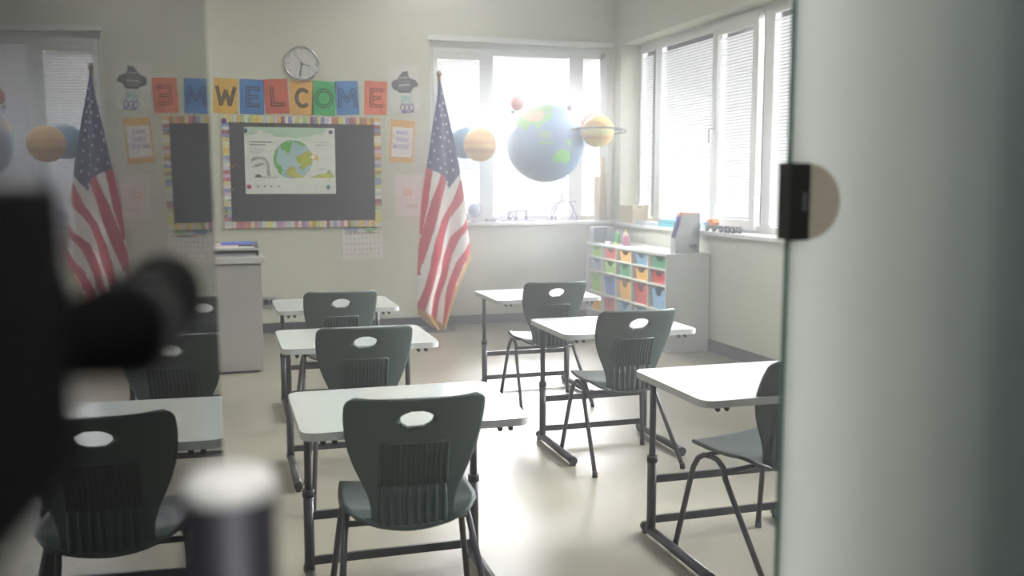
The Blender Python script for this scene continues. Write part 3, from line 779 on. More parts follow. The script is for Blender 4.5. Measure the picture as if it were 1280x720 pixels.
for nm, px, py, Y, r, bands, lab in PL:
    c = ony(px, py, Y); mb = sphere_bands(nm, r, bands)
    root = empty('planet_model', c, 0, lab, 'planet model', 'hanging planet models')
    mb.build('ball', None, root); hang(root, r)
# ringed planet
c = ony(747.5, 164, 8.55); root = empty('planet_model', c, 0, 'ringed yellow planet ball with orange bands beside the room corner', 'planet model', 'hanging planet models')
sphere_bands('ball', .152, [(206, 186, 92), (214, 190, 100), (198, 150, 80), (206, 190, 110), (190, 194, 130), (206, 188, 110), (196, 150, 76), (212, 188, 96), (204, 180, 90)]).build('ball', None, root)
hang(root, .152)
mb = MB()
for rr in (.270, .222):
    mb.tube([(rr*math.cos(2*PI*k/48), rr*math.sin(2*PI*k/48), 0) for k in range(49)], .006, ink((110, 104, 112)), n=6, cap=False)
for k in range(4):
    a = PI/4+k*PI/2; mb.tube([(.15*math.cos(a), .15*math.sin(a), 0), (.27*math.cos(a), .27*math.sin(a), 0)], .003, ink((110, 104, 112)), n=6)
o = mb.build('ring', None, root); o.rotation_euler = (R(-5), R(1.5), 0)
# earth ball, sea and land colours paled to stand in for the window veil
EC = ony(682, 178, 8.9); ER = .385
def inpoly(x, y, P):
    c = False; n = len(P)
    for i in range(n):
        x1, y1 = P[i]; x2, y2 = P[(i+1) % n]
        if (y1 > y) != (y2 > y) and x < (x2-x1)*(y-y1)/(y2-y1)+x1: c = not c
    return c
def cr5(pts): return [((x-650)/256.0, -(y-362)/270.0) for x, y in pts]
lands = [(cr5([(440, 240), (480, 170), (560, 120), (640, 110), (700, 130), (690, 180), (600, 175), (520, 190), (470, 230)]), (130, 172, 120)),
         (cr5([(500, 180), (560, 150), (640, 170), (650, 215), (600, 240), (540, 235), (500, 220)]), (198, 176, 140)),
         (cr5([(460, 220), (500, 200), (540, 232), (620, 238), (650, 190), (690, 170), (690, 215), (650, 235), (620, 270), (600, 290), (580, 250), (545, 262), (522, 305), (500, 262), (465, 268)]), (120, 184, 100)),
         (cr5([(600, 330), (640, 285), (690, 305), (690, 345), (640, 355)]), (160, 178, 160)),
         (cr5([(610, 362), (700, 372), (690, 388), (620, 380)]), (130, 180, 120)),
         (cr5([(770, 350), (812, 358), (806, 400), (795, 385), (780, 372)]), (120, 190, 100)),
         (cr5([(690, 470), (720, 440), (755, 412), (775, 425), (805, 430), (806, 480), (780, 515), (745, 498), (700, 505)]), (110, 196, 84)),
         (cr5([(400, 260), (440, 230), (470, 270), (430, 300), (408, 330)]), (196, 170, 150))]
mb = MB(); seg, ring = 180, 120; prof = [(ER*math.sin(PI*i/ring), -ER*math.cos(PI*i/ring)) for i in range(ring+1)]; prof[0] = (0, -ER); prof[-1] = (0, ER)
fs = mb.lathe(prof, None, seg); sea = ink((132, 160, 192), .5)
vd = Vector((EC.x, EC.y, 0)).normalized(); rd = Vector((vd.y, -vd.x, 0))
for f in fs:
    c = f.calc_center_median(); f.smooth = True; m_ = sea
    x = c.dot(rd)/ER; z = c.z/ER; back = c.dot(vd) > 0
    if back: x = -x*.9+.1; z = -z
    for P, col in lands:
        if inpoly(x, z, P): m_ = ink(col, .5)
    f.material_index = mb.mi(m_)
root = empty('planet_model', EC, 0, 'large blue earth ball with green continents hanging before the back window', 'planet model', 'hanging planet models')
mb.build('ball', None, root); hang(root, ER)

# ------------------------------------------------------------------ shelf unit with bins
SX, SX1, SY0, SY1, SZ = 3.60, 4.012, 7.31, 9.13, .85
root = empty('bin_shelf', ((SX+SX1)/2, (SY0+SY1)/2, 0), 0, 'low white shelf unit with five columns of coloured bins under the right window', 'shelf unit')
mb = MB()
mb.box(SX-.004, SX1, SY0-.008, SY1+.004, SZ-.022, SZ, bev=.003); at_root(mb.build('top_board', M_CAB, root), root)
for y0 in (SY0, SY1-.018):
    mb = MB(); mb.box(SX, SX1, y0, y0+.018, .0, SZ-.022, bev=.002); at_root(mb.build('side_panel', M_CAB, root), root)
mb = MB(); mb.box(SX1-.01, SX1, SY0+.018, SY1-.018, .0, SZ-.022); at_root(mb.build('back_panel', M_CABIN, root), root)
zs = [.708, .570, .352, .165, .045]
cw_ = (SY1-SY0-.018)/5
for z in zs:
    mb = MB(); mb.box(SX+.002, SX1-.01, SY0+.018, SY1-.018, z-.007, z+.007); at_root(mb.build('shelf', M_CABIN, root), root)
for k in range(1, 5):
    y = SY0+.009+cw_*k; mb = MB(); mb.box(SX+.004, SX1-.01, y-.007, y+.007, .045, SZ-.022); at_root(mb.build('divider', M_CABIN, root), root)
mb = MB(); mb.box(SX+.02, SX+.03, SY0+.018, SY1-.018, 0, .038); at_root(mb.build('plinth', M_BASE, root), root)
def bin_mesh(w, d, h, col):
    """open storage bin, front towards -x, with flared lip and a dip in the front wall"""
    mb = MB(); m = mat('bin_%d_%d_%d' % col, col, .35, noise=.03); t = .003
    wt, wb = w/2, w/2*.78; n = 20
    def front(yf):      # height of the front wall across the width (dip in the middle)
        a = abs(yf); 
        return h*(.66 if a < .30 else (.66+.34*min(1, (a-.30)/.22)))
    for xo in (0, t):
        pass
    for k in range(n):
        a0, a1 = -1+2*k/n, -1+2*(k+1)/n
        z0a, z1a = front(a0), front(a1)
        def wd(z): return wb+(wt-wb)*z/h
        vs = [(0, wb*a0, 0), (0, wb*a1, 0), (-.010*z1a/h, wd(z1a)*a1, z1a), (-.010*z0a/h, wd(z0a)*a0, z0a)]
        vo = [mb.bm.verts.new(v) for v in vs]; vi = [mb.bm.verts.new((v[0]+t, v[1], v[2])) for v in vs]
        fs = [mb.bm.faces.new(vo), mb.bm.faces.new(list(reversed(vi)))]
        for i in range(4): fs.append(mb.bm.faces.new((vo[i], vi[i], vi[(i+1) % 4], vo[(i+1) % 4])))
        mb._fin(fs, m, False)
    for s_ in (-1, 1):
        pts = [(0, s_*wb, 0), (d, s_*wb, 0), (d, s_*wt, h), (-.010, s_*wt, h)]
        a = [mb.bm.verts.new(v) for v in pts]; b = [mb.bm.verts.new((v[0], v[1]-s_*t, v[2])) for v in pts]
        fs = [mb.bm.faces.new(a), mb.bm.faces.new(list(reversed(b)))]
        for i in range(4): fs.append(mb.bm.faces.new((a[i], b[i], b[(i+1) % 4], a[(i+1) % 4])))
        mb._fin(fs, m, False)
        mb.box(-.014, d, s_*wt-.006, s_*wt+.006, h-.006, h, m)
        mb.box(-.020, -.004, s_*wt-(.03 if s_ > 0 else -.0), s_*wt+(.0 if s_ > 0 else .03), h-.012, h, m, bev=.002)
    mb.box(0, d, -wb, wb, 0, t, m); mb.box(d-t, d, -wt*.9, wt*.9, 0, h, m)
    return mb
LIME, RED, YEL, LBL, GRN, BLU, GRY = (146, 208, 36), (216, 50, 40), (238, 176, 30), (124, 172, 208), (44, 166, 104), (44, 106, 190), (160, 182, 204)
cn = {LIME: 'lime green', RED: 'red', YEL: 'yellow', LBL: 'light blue', GRN: 'green', BLU: 'blue', GRY: 'greyish blue'}
rows = [[LIME, RED, YEL, LBL, GRN], [GRY, LIME, GRN, YEL, RED], [LIME, BLU, YEL, RED, LBL], [YEL, RED, LBL, GRY, YEL]]
rown = ['top', 'second', 'third', 'fourth']; coln = ['farthest', 'second farthest', 'middle', 'second nearest', 'nearest']
for r_ in range(4):
    zb_ = zs[r_]+.0072; zt = (SZ-.022 if r_ == 0 else zs[r_-1]-.007)
    for k in range(5):
        col = rows[r_][k]
        yc = SY0+.009+cw_*(4-k)+cw_/2
        o = bin_mesh(cw_*.78 if r_ < 3 else cw_*.80, .32, (zt-zb_)*.84, col).build('storage_bin')
        o.location = (SX+.028, yc-.012, zb_)
        tag(o, '%s plastic bin in the %s row of the shelf, %s column' % (cn[col], rown[r_], coln[k]), 'storage bin', 'coloured bins in the shelf')

# things on the shelf and the sills
def boxthing(name, x0, x1, y0, y1, z0, z1, m, lab, cat, bev=.004, group=None, rot=0):
    mb = MB(); cx, cy = (x0+x1)/2, (y0+y1)/2; mb.box(x0-cx, x1-cx, y0-cy, y1-cy, 0, z1-z0, m, bev=bev); o = mb.build(name); o.location = (cx, cy, z0); o.rotation_euler = (0, 0, R(rot)); return tag(o, lab, cat, group)
# two grey books / speakers standing at the far end
for y, lab in ((8.98, 'dark grey speaker box at the far left end of the shelf top'), (8.93, '')):
    pass
gm = mat('speaker_grey', (112, 120, 124), .6)
def speaker(x, y, lab):
    root = empty('speaker', (x, y, SZ), R(8), lab, 'speaker', 'desktop speakers on the shelf')
    mb = MB(); mb.box(-.058, .058, -.05, .05, 0, .158, gm, bev=.006); mb.build('cabinet', None, root)
    mb = MB(); mb.box(-.050, .050, -.056, -.049, .01, .148, mat('speaker_cloth', (100, 108, 112), .9), bev=.003); mb.build('grille', None, root)
    mb = MB(); mb.lathe([(0, 0), (.006, 0), (.006, .006), (0, .006)], M_BASE, 12, Matrix.Translation((.03, -.056, .02)) @ Matrix.Rotation(R(90), 4, 'X')); mb.build('knob', None, root)
speaker(3.665, 9.02, 'dark grey box speaker, the left of two at the far end of the shelf top'); speaker(3.790, 9.04, 'dark grey box speaker, the right of two at the far end of the shelf top')
def bottle(px, py, y, h, r, body, cap, lab, name='glue_bottle', cat='bottle'):
    d = ray(px, py); X = d.x*(y/d.y)
    root = empty(name, (X, y, SZ), 0, lab, cat)
    mb = MB(); mb.lathe([(0, 0), (r, 0), (r, h*.62), (r*.8, h*.72), (r*.35, h*.78), (0, h*.78)], ink(body, .35), 20); mb.build('body', None, root)
    mb = MB(); mb.lathe([(r*.42, h*.77), (r*.38, h*.88), (r*.12, h), (0, h)], ink(cap, .35), 16); mb.build('cap', None, root)
bottle(771, 290, 8.72, .15, .024, (96, 186, 128), (70, 76, 84), 'green bottle with a dark cap on the shelf top beside the speakers')
bottle(782, 290, 8.60, .15, .026, (222, 218, 196), (230, 190, 80), 'cream bottle with a yellow tip between green bottle and pink box')
p = ony(790, 300, 8.45)
mb = MB(); mb.lathe([(0, 0), (.032, 0), (.036, .04), (.033, .085), (.028, .092), (.026, .06), (0, .058)], ink((196, 112, 146), .4), 24)
o = mb.build('pencil_pot'); o.location = (3.738, 8.45, SZ); tag(o, 'round pink pot on the shelf top right of the cream bottle', 'pot')
boxthing('paint_tube', 3.63, 3.66, 8.62, 8.72, SZ, SZ+.028, ink((226, 222, 220)), 'small white tube lying before the green bottle', 'tube', .01)
boxthing('eraser', 3.645, 3.675, 8.46, 8.52, SZ, SZ+.018, ink((226, 190, 90)), 'small yellow eraser lying before the pink pot', 'eraser', .005)

# magazine files
def mag_file(x, y, lab, papers, L=.20):
    root = empty('magazine_file', (x, y, SZ), 0, lab, 'magazine file', 'magazine files on the shelf')
    m = mat('file_grey', (166, 172, 172), .5, noise=.02); W_, Hh, t = .095, .335, .003
    side = [(0, 0), (L, 0), (L, Hh), (.055, Hh), (0, .13)]
    mb = MB()
    for yy in (0, W_-t):
        T = Matrix.Translation((0, yy+t, 0)) @ Matrix.Rotation(R(90), 4, 'X'); mb.prism(side, 0, t, m, T)
    mb.box(0, L, 0, W_, 0, t, m); mb.box(L-t, L, 0, W_, 0, Hh, m); mb.box(0, t, 0, W_, 0, .13, m)
    mb.build('file_box', None, root)
    mb = MB(); mb.lathe([(0, 0), (.011, 0), (.011, .003), (0, .003)], M_BASE, 16, Matrix.Translation((L-.035, .0, .06)) @ Matrix.Rotation(R(90), 4, 'X')); mb.build('finger_hole', None, root)
    for i, (c, h2, l0) in enumerate(papers):
        mb = MB(); y0 = .012+i*.022; mb.box(l0, L-.01, y0, y0+.018, .004, h2, ink(c)); mb.build('folder', None, root)
mag_file(3.697, 7.33, 'light grey magazine file nearest us with purple and orange folders on the shelf corner', [((112, 104, 190), .315, .01), ((232, 130, 80), .348, .05), ((228, 160, 150), .342, .06)], .175)
mag_file(3.782, 7.432, 'light grey magazine file standing behind the one with purple folders', [((232, 170, 160), .345, .03), ((214, 214, 220), .33, .05)], .193)

# right sill: beige box, cyan books, toys
ZS = 1.037
rb = empty('storage_box', (4.10, 9.10, ZS), 0, 'beige storage box with lid in the corner of the right window sill', 'box')
mb = MB(); mb.box(-.085, .085, -.17, .17, 0, .155, mat('box_beige', (208, 192, 160), .7), bev=.004); mb.build('body', None, rb)
mb = MB(); mb.box(-.090, .090, -.176, .176, .140, .185, mat('box_beige_lid', (214, 200, 170), .7), bev=.004); mb.build('lid', None, rb)
mb = MB(); mb.box(-.03, .0, -.182, -.176, .158, .170, ink((96, 78, 62))); mb.build('label_holder', None, rb)
for i, (y0, y1, z, c, lab) in enumerate(((8.60, 8.86, .035, (170, 178, 184), 'flat grey book lying next to the beige box on the sill'), (8.32, 8.60, .030, (190, 196, 200), 'flat pale grey book between grey and cyan books'), (7.72, 8.30, .042, (60, 176, 190), 'cyan book lying lowest beside the magazine files'))):
    root = empty('book', (4.08, (y0+y1)/2, ZS), 0, lab, 'book', 'books on the right sill')
    hw = (y1-y0)/2-.005
    mb = MB(); mb.box(-.09, .07, -hw, hw, 0, .004, ink(c)); mb.box(-.09, .07, -hw, hw, z-.004, z, ink(c)); mb.box(-.09, -.086, -hw, hw, 0, z, ink(c)); mb.build('cover', None, root)
    mb = MB(); mb.box(-.085, .064, -hw+.006, hw-.006, .0045, z-.0045, M_PAPER); mb.build('pages', None, root)
root = empty('book', (4.085, 8.05, ZS+.0425), R(2), 'lighter cyan book lying on top of the lowest cyan book', 'book', 'books on the right sill')
mb = MB(); mb.box(-.08, .06, -.20, .20, 0, .003, ink((96, 196, 206))); mb.box(-.08, .06, -.20, .20, .025, .028, ink((96, 196, 206))); mb.box(-.08, -.077, -.20, .20, 0, .028, ink((96, 196, 206))); mb.build('cover', None, root)
mb = MB(); mb.box(-.075, .055, -.195, .195, .0035, .0245, M_PAPER); mb.build('pages', None, root)
def wheel(mb, x, y, z, r, w, m=None):
    mb.tube([(x, y, z), (x+w, y, z)], r, m or M_BASE, n=16)
    mb.tube([(x-.002, y, z), (x+w+.002, y, z)], r*.45, ink((200, 204, 210)), n=12)
root = empty('toy_truck', (4.06, 7.33, ZS), R(4), 'orange and blue toy truck on the sill right of the magazine files', 'toy')
mb = MB(); mb.box(-.035, .035, -.085, .085, .022, .05, ink((96, 104, 120), .4), bev=.005); mb.build('chassis', None, root)
mb = MB(); mb.prism([(-.085, .05), (.02, .05), (.035, .075), (.015, .10), (-.03, .105), (-.085, .085)], -.03, .03, ink((226, 132, 56), .4), Matrix(((0, 0, 1, 0), (-1, 0, 0, 0), (0, 1, 0, 0), (0, 0, 0, 1)))); mb.build('dumper', None, root)
mb = MB(); mb.box(-.032, .032, .045, .12, .05, .075, ink((70, 160, 210), .4), bev=.006); mb.build('cab', None, root)
for y in (-.055, .055):
    for x in (-.045, .03):
        mb = MB(); wheel(mb, x, y, .022, .022, .015); mb.build('wheel', None, root)
for yy, s2, lab in ((7.10, 1.0, 'silver and blue toy racer between the orange truck and the pale racer'), (6.98, 1.1, 'pale grey toy racer at the right end of the sill toys')):
    root = empty('toy_racer', (4.05, yy, ZS), R(0), lab, 'toy', 'toy racers on the sill')
    mb = MB(); mb.tube([(0, -.04, .03), (0, .04, .03)], [.008, .014], ink((150, 160, 176), .3), n=10); mb.box(-.012, .012, -.01, .025, .038, .056, ink((110, 140, 190) if yy > 7 else (206, 208, 212), .3), bev=.003); mb.build('body', None, root)
    for y in (-.035, .035):
        for x in (-.04, .026):
            mb = MB(); wheel(mb, x, y, .026*s2, .026*s2, .014); mb.build('wheel', None, root)

# back sill: small globe, stick models, cardboard tubes
ZB = 1.055
g = ony(592.5, 262, YB-.04)
root = empty('desk_globe', (g.x, YB-.035, ZB), 0, 'small desk globe on the back sill right of the flag', 'globe')
mb = MB(); mb.lathe([(0, 0), (.05, 0), (.05, .008), (.014, .018), (.008, .045), (0, .045)], ink((150, 120, 150), .4), 24); mb.build('foot', None, root)
mb = MB(); mb.sphere((0, 0, .128), .066, ink((176, 186, 208), .4), 32, 20); mb.build('ball', None, root)
mb = MB(); mb.tube([(.077*math.cos(R(a)), 0, .128+.077*math.sin(R(a))) for a in range(-120, 75, 8)], .0035, ink((130, 100, 140), .4), n=8); mb.build('meridian', None, root)
def sticks(name, px0, px1, py0, py1, nodes, edges, lab):
    base = ony((px0+px1)/2, py1, YB-.03); root = empty('base', (base.x, YB-.03, ZB))
    s_ = 1/127.0; mb = MB(); mj = MB()
    P = [Vector((x*s_, d, .006+z*s_)) for x, z, d in nodes]
    for a, b in edges: mb.tube([P[a], P[b]], .0075, ink((92, 70, 120), .5), n=6)
    for p in P: mb.sphere(p, .012, ink((110, 86, 130), .5), 10, 8)
    o = mb.build('stick_model'); o.location = root.location; tag(o, lab, 'model', 'stick models on the back sill'); bpy.data.objects.remove(root)
sticks('stick_model', 625, 662, 262, 276, [(-20, 0, -.02), (-20, 6, -.02), (-8, 1, -.02), (-8, 12, -.02), (2, 0, -.02), (2, 13, -.02), (16, 0, -.02), (16, 13, -.02), (-8, 1, .03), (-8, 12, .03), (2, 0, .03), (2, 13, .03), (16, 0, .03), (16, 13, .03), (45, 0, -.02)],
       [(0, 2), (1, 3), (2, 3), (2, 4), (3, 5), (4, 5), (4, 6), (5, 7), (6, 7), (8, 9), (8, 10), (9, 11), (10, 11), (12, 13), (11, 13), (10, 12), (2, 5), (3, 4), (2, 8), (3, 9), (4, 10), (5, 11), (6, 12), (7, 13), (6, 14)], 'low purple stick construction on the back sill right of the small globe')
sticks('stick_model', 686, 720, 248, 276, [(-16, 0, -.02), (-16, 14, -.02), (-10, 22, -.02), (-2, 26, -.02), (-8, 0, .02), (-10, 12, .02), (-4, 22, .02), (10, 24, 0), (14, 18, 0), (12, 4, -.02), (20, 4, -.02), (16, 12, 0), (11, 0, .02), (20, 0, .02), (-1, 33, 0), (18, 25, 0)],
       [(0, 1), (1, 2), (2, 3), (4, 5), (5, 6), (6, 3), (0, 5), (1, 6), (3, 7), (7, 8), (8, 11), (11, 9), (11, 10), (9, 12), (10, 13), (9, 10), (12, 13), (3, 14), (7, 15), (9, 13)], 'taller arched purple stick construction on the back sill below the big earth ball')
for x, h, c, lab in ((3.885, .66, (186, 164, 130), 'tall beige cardboard tube in the back window corner'), (3.82, .46, (206, 188, 166), 'shorter pale cardboard tube left of the tall one in the window corner'), (3.945, .50, (214, 202, 186), 'pale cardboard tube right of the tall one, against the corner')):
    root = empty('cardboard_tube', (x, YB-.02, ZB), 0, lab, 'tube', 'cardboard tubes in the window corner')
    mb = MB(); r0 = .030; mb.lathe([(r0-.004, 0), (r0, 0), (r0, h), (r0-.004, h), (r0-.004, 0)], ink(c, .8), 20); mb.build('tube_wall', None, root)
    mb = MB(); mb.lathe([(0, h-.01), (r0-.004, h-.01), (r0-.004, h+.004), (0, h+.004)], ink((196, 190, 180)), 20); mb.build('end_cap', None, root)
# flat grey case low on the back sill
boxthing('flat_case', 2.60, 2.70, YB-.08, YB+.0, ZB, ZB+.032, ink((150, 150, 156)), 'small flat grey case on the back sill between globe and stick models', 'case')

# ------------------------------------------------------------------ lectern cabinet with paper tray
LX0, LX1, LY0, LY1, LZ = -.32, .285, 7.46, 7.92, .865
root = empty('lectern_cabinet', ((LX0+LX1)/2, (LY0+LY1)/2, 0), 0, 'tall grey lectern cabinet with a paper tray on top beside the glass edge', 'cabinet')
mb = MB(); mb.box(LX0+.01, LX1, LY0+.01, LY1, .012, LZ-.02, bev=.003); at_root(mb.build('body', M_LECT, root), root)
mb = MB(); mb.box(LX0+.03, LX1-.03, LY0+.03, LY1-.02, 0, .013); at_root(mb.build('plinth', M_BASE, root), root)
mb = MB(); mb.box(LX0+.02, LX1-.03, LY0, LY0+.011, .02, LZ-.03, bev=.002); at_root(mb.build('front_panel', M_LECT, root), root)
mb = MB(); mb.box(LX0-.02, LX1+.025, LY0-.02, LY1+.01, LZ-.022, LZ+.018, bev=.004); at_root(mb.build('top_board', mat('lectern_top', (176, 176, 168), .45), root), root)
TZ = LZ+.018
root = empty('paper_tray', (.02, 7.66, TZ), 0, 'grey two-level paper tray on the lectern cabinet', 'paper tray')
mt = mat('tray_grey', (178, 180, 176), .4)
for z in (.004, .062):
    mb = MB(); mb.box(-.25, .255, -.15, .15, z-.004, z, mt); mb.box(-.25, .255, -.15, -.146, z, z+.012, mt); mb.box(-.25, -.246, -.15, .15, z, z+.05, mt); mb.box(.251, .255, -.15, .15, z, z+.05, mt); mb.box(-.25, .255, .146, .15, z, z+.05, mt)
    mb.build('tray', None, root)
boxthing('paper_stack', -.20, .24, 7.53, 7.79, TZ+.0625, TZ+.085, M_PAPER, 'stack of white paper in the upper tray on the lectern', 'paper stack', .001)
boxthing('paper_stack', -.20, .25, 7.53, 7.79, TZ+.0045, TZ+.030, mat('grey_paper', (140, 142, 144), .7), 'grey paper stack in the lower tray on the lectern', 'paper stack', .001)
boxthing('magazine', -.20, .12, 7.54, 7.76, TZ+.0855, TZ+.098, ink((216, 196, 196)), 'white and pink magazine on the paper stack, left of the blue one', 'magazine', .001, rot=2)
boxthing('magazine', .00, .24, 7.55, 7.75, TZ+.0985, TZ+.108, ink((74, 100, 190)), 'blue magazine lying on top of the paper tray', 'magazine', .001, rot=-3)

# ------------------------------------------------------------------ glass doors and their fittings
DA, DT, DD = R(3.7), R(.4), .09
dn = Vector((math.cos(DA)*math.cos(DT), -math.sin(DA)*math.cos(DT), math.sin(DT))); ds = Vector((math.sin(DA), math.cos(DA), 0)); du = dn.cross(ds)*1.0
if du.z < 0: du = -du
DM = Matrix((( ds.x, dn.x, du.x, 0), (ds.y, dn.y, du.y, 0), (ds.z, dn.z, du.z, 0), (0, 0, 0, 1)))     # local: x along leaf, y towards us, z up
org = CAM-dn*DD
DM = Matrix.Translation(org) @ DM
def dz(z): return (z-H)          # local height of a world height (leaf is almost upright)
root = empty('door_1', (org.x, org.y, 0), 0); root['kind'] = 'structure'
def leaf(mb, name, m):
    bmesh.ops.transform(mb.bm, matrix=DM, verts=mb.bm.verts[:]); o = mb.build(name, m, root); o.location = -Vector(root.location); return o
S0, S1 = .16, 1.262
mb = MB(); mb.box(S0, S1, -.010, 0, dz(.012), dz(2.33)); leaf(mb, 'glass_leaf', M_DOORGLASS)
mb = MB(); mb.box(S1, S1+.0015, -.010, 0, dz(.012), dz(2.33)); leaf(mb, 'leaf_edge', M_EDGE)
# lock case and lever near the free end of the leaf
mb = MB(); mb.box(.17, .325, .0005, .022, -.09, .0, bev=.004); leaf(mb, 'lock_case', mat('black_lock_paint', (9, 9, 9), .9, spec=.05, noise=.1))
zc = -.052
M_LOCK = mat('black_lock_paint', (12, 12, 12), .7)
mb = MB(); mb.tube([(.335, .012, zc), (.36, .030, zc), (.42, .034, zc), (.46, .034, zc), (.49, .030, zc)], [.012, .017, .018, .017, .018], n=16); leaf(mb, 'lever_handle', M_LOCK)
for x in (.365, .41):
    mb = MB(); mb.tube([(x, .032, zc), (x+.007, .0325, zc)], .0185, n=18); leaf(mb, 'handle_ring', mat('grey_ring', (52, 52, 51), .7))

# pull handle bar standing in front of the leaf
mb = MB()
hp = ony(287, 600, .42)
root = empty('pull_handle', (hp.x, hp.y, 0), 0, 'blurred dark pull handle post with a polished domed cap in the left foreground', 'handle post')
zt = hp.z
mb = MB(); mb.tube([(0, 0, .02), (0, 0, zt-.006)], .0195, n=32); mb.build('post', mat('post_steel', (52, 50, 56), .5, metal=.5), root)
mb = MB(); mb.lathe([(.0195, zt-.006), (.0200, zt-.002), (.018, zt+.002), (.012, zt+.005), (0, zt+.0062)], mat('cap_white', (228, 226, 220), .4), 32); mb.build('cap', None, root)
mb = MB(); mb.lathe([(0, 0), (.045, 0), (.045, .008), (.0205, .02), (0, .02)], M_DARKMETAL, 32); mb.build('foot_plate', None, root)

# frosted leaf on the right with its round lock plate
PY, PXE = 1.15, ony(988, 250, 1.15).x
root = empty('door_2', (PXE, PY, 0), 0); root['kind'] = 'structure'
mb = MB(); mb.box(PXE+.0008, PXE+1.0, PY, PY+.010, .012, 2.33); at_root(mb.build('glass_leaf', M_FROST, root), root)
mb = MB(); mb.box(PXE-.0012, PXE+.0008, PY, PY+.010, .012, 2.33); at_root(mb.build('leaf_edge', M_EDGE, root), root)
k1, kc, kr = ony(979, 252, PY), ony(1002, 252, PY), ony(1042, 252, PY)
rr = kr.x-kc.x
pts = [(k1.x-kc.x, -rr)]+arc(0, 0, rr, -90, 90, 20)+[(k1.x-kc.x, rr)]
T = Matrix.Translation((kc.x, PY-.0005, kc.z)) @ Matrix.Rotation(R(90), 4, 'X')
mb = MB(); mb.prism(pts, 0, .014, None, T); at_root(mb.build('lock_plate', mat('satin_brass', (176, 166, 146), .5, metal=.2), root), root)
mb = MB(); mb.prism([(k1.x-kc.x-.001, -rr-.001), (.002, -rr-.001), (.002, rr+.001), (k1.x-kc.x-.001, rr+.001)], -.012, .0165, None, T); at_root(mb.build('strike_box', M_DARKMETAL, root), root)
mb = MB(); mb.box(-.003, .003, -.012, .012, .0165, .019, mtx=T @ Matrix.Translation((-.008, 0, 0))); at_root(mb.build('key_slot', M_CHROME, root), root)

# ------------------------------------------------------------------ light
w = bpy.data.worlds.new('sky'); bpy.context.scene.world = w; w.use_nodes = True
nt = w.node_tree; bg = nt.nodes['Background']
tc = nt.nodes.new('ShaderNodeTexCoord'); sx = nt.nodes.new('ShaderNodeSeparateXYZ'); nt.links.new(tc.outputs['Generated'], sx.inputs[0])
cr = nt.nodes.new('ShaderNodeValToRGB'); nt.links.new(sx.outputs['Z'], cr.inputs[0])
e = cr.color_ramp.elements
e[0].position = 0.0; e[0].color = (.010, .010, .010, 1)
e[1].position = .14; e[1].color = (.0038, .0039, .0039, 1)
n_ = e.new(.015); n_.color = (.0038, .0038, .0038, 1)
n_ = e.new(.30); n_.color = (.85, .87, .90, 1)
n_ = e.new(1.0); n_.color = (1, 1, 1, 1)
nt.links.new(cr.outputs[0], bg.inputs[0]); bg.inputs[1].default_value = 66.0
def portal(name, loc, rot, sx_, sy_):
    l = bpy.data.lights.new(name, 'AREA'); l.shape = 'RECTANGLE'; l.size = sx_; l.size_y = sy_; l.cycles.is_portal = True
    o = bpy.data.objects.new(name, l); C.objects.link(o); o.location = loc; o.rotation_euler = rot
portal('window_portal_back', ((BW[0]+BW[1])/2, YB+.32, (BW[2]+BW[3])/2), (R(-90), 0, 0), BW[1]-BW[0], BW[3]-BW[2])
portal('window_portal_right', (XR+.32, (RW[0]+RW[1])/2, (RW[2]+RW[3])/2), (0, R(90), 0), RW[3]-RW[2], RW[1]-RW[0])

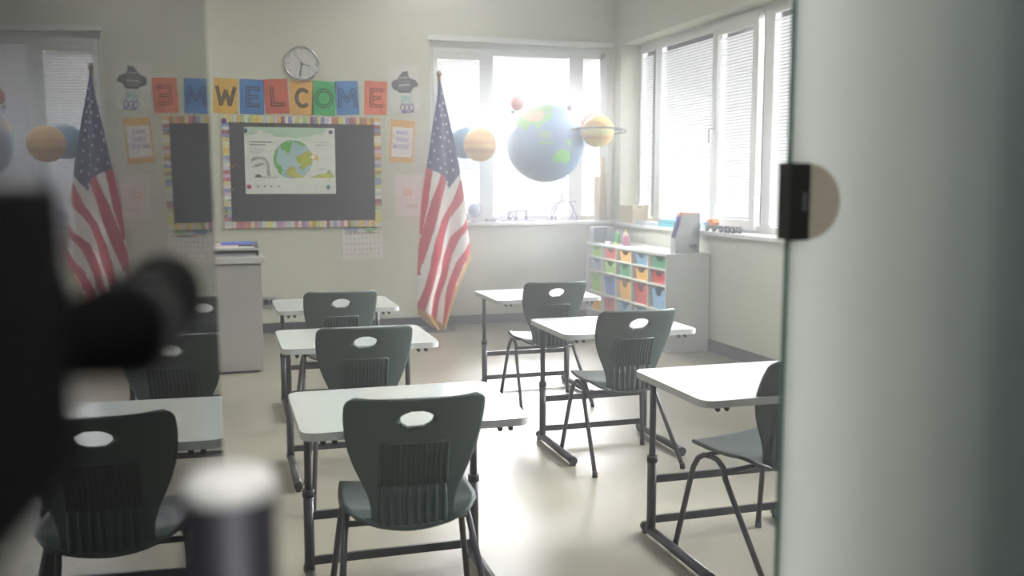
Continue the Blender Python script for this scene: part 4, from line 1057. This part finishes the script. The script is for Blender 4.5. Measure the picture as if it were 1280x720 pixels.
# unseen fill panels, added at the ceiling to brighten the room evenly
for i, (x, y) in enumerate(((-1.2, 3.2), (1.8, 3.2), (-1.2, 5.6), (1.8, 5.6), (-1.2, 8.0), (1.8, 8.0))):
    root = empty('fill_panel', (x, y, ZC), 0, 'unseen square fill light panel added at the ceiling, one of six in two rows', 'fill light', 'added fill light panels')
    mb = MB()
    for q in (((-.31, .31, -.31, -.29)), ((-.31, .31, .29, .31)), ((-.31, -.29, -.29, .29)), ((.29, .31, -.29, .29))): mb.box(q[0], q[1], q[2], q[3], -.05, 0)
    mb.build('frame', M_WHITE, root)
    l = bpy.data.lights.new('fill_lamp', 'AREA'); l.shape = 'SQUARE'; l.size = .56; l.energy = FILL_POWER; l.color = (1, .98, .94)
    o = bpy.data.objects.new('fill_lamp', l); C.objects.link(o); o.parent = root; o.location = (0, 0, -.045)
root = empty('fill_panel', (.3, -1.0, ZC), 0, 'unseen square fill light panel added over the hall', 'fill light')  # unseen lamp, added to lift the hall wall and door fittings
mb = MB()
for q in (((-.31, .31, -.31, -.29)), ((-.31, .31, .29, .31)), ((-.31, -.29, -.29, .29)), ((.29, .31, -.29, .29))): mb.box(q[0], q[1], q[2], q[3], -.05, 0)
mb.build('frame', M_WHITE, root)
l = bpy.data.lights.new('hall_fill_lamp', 'AREA'); l.shape = 'SQUARE'; l.size = .56; l.energy = 50
o = bpy.data.objects.new('hall_fill_lamp', l); C.objects.link(o); o.parent = root; o.location = (0, 0, -.045)
# scattering volume, added to stand in for lens veil around the windows
hz = bpy.data.materials.new('veil_haze'); hz.use_nodes = True; nt = hz.node_tree; nt.nodes.clear()
o_ = nt.nodes.new('ShaderNodeOutputMaterial'); vs_ = nt.nodes.new('ShaderNodeVolumeScatter'); vs_.inputs['Density'].default_value = VEIL_HAZE; vs_.inputs['Anisotropy'].default_value = .85
nt.links.new(vs_.outputs[0], o_.inputs['Volume'])
mb = MB(); mb.box(XL-.6, XR+.7, -2.4, YB+.6, -.3, ZC+.3); o = mb.build('veil_haze', hz); o['kind'] = 'stuff'; o['label'] = 'added thin haze standing in for lens veil, filling the classroom and hall'; o['category'] = 'added haze'

# ------------------------------------------------------------------ camera
cd = bpy.data.cameras.new('camera'); co = bpy.data.objects.new('camera', cd); C.objects.link(co)
co.location = CAM; co.rotation_euler = (R(90)-PITCH, 0, -YAW)
cd.sensor_width = 36; cd.lens = F/1280*36; cd.clip_start = .02
cd.dof.use_dof = True; cd.dof.focus_distance = 4.6; cd.dof.aperture_fstop = 3.0
sc = bpy.context.scene; sc.camera = co
sc.view_settings.view_transform = 'Standard'; sc.view_settings.look = 'None'; sc.view_settings.gamma = 1; sc.view_settings.use_curve_mapping = False
sc.view_settings.exposure = 0.82
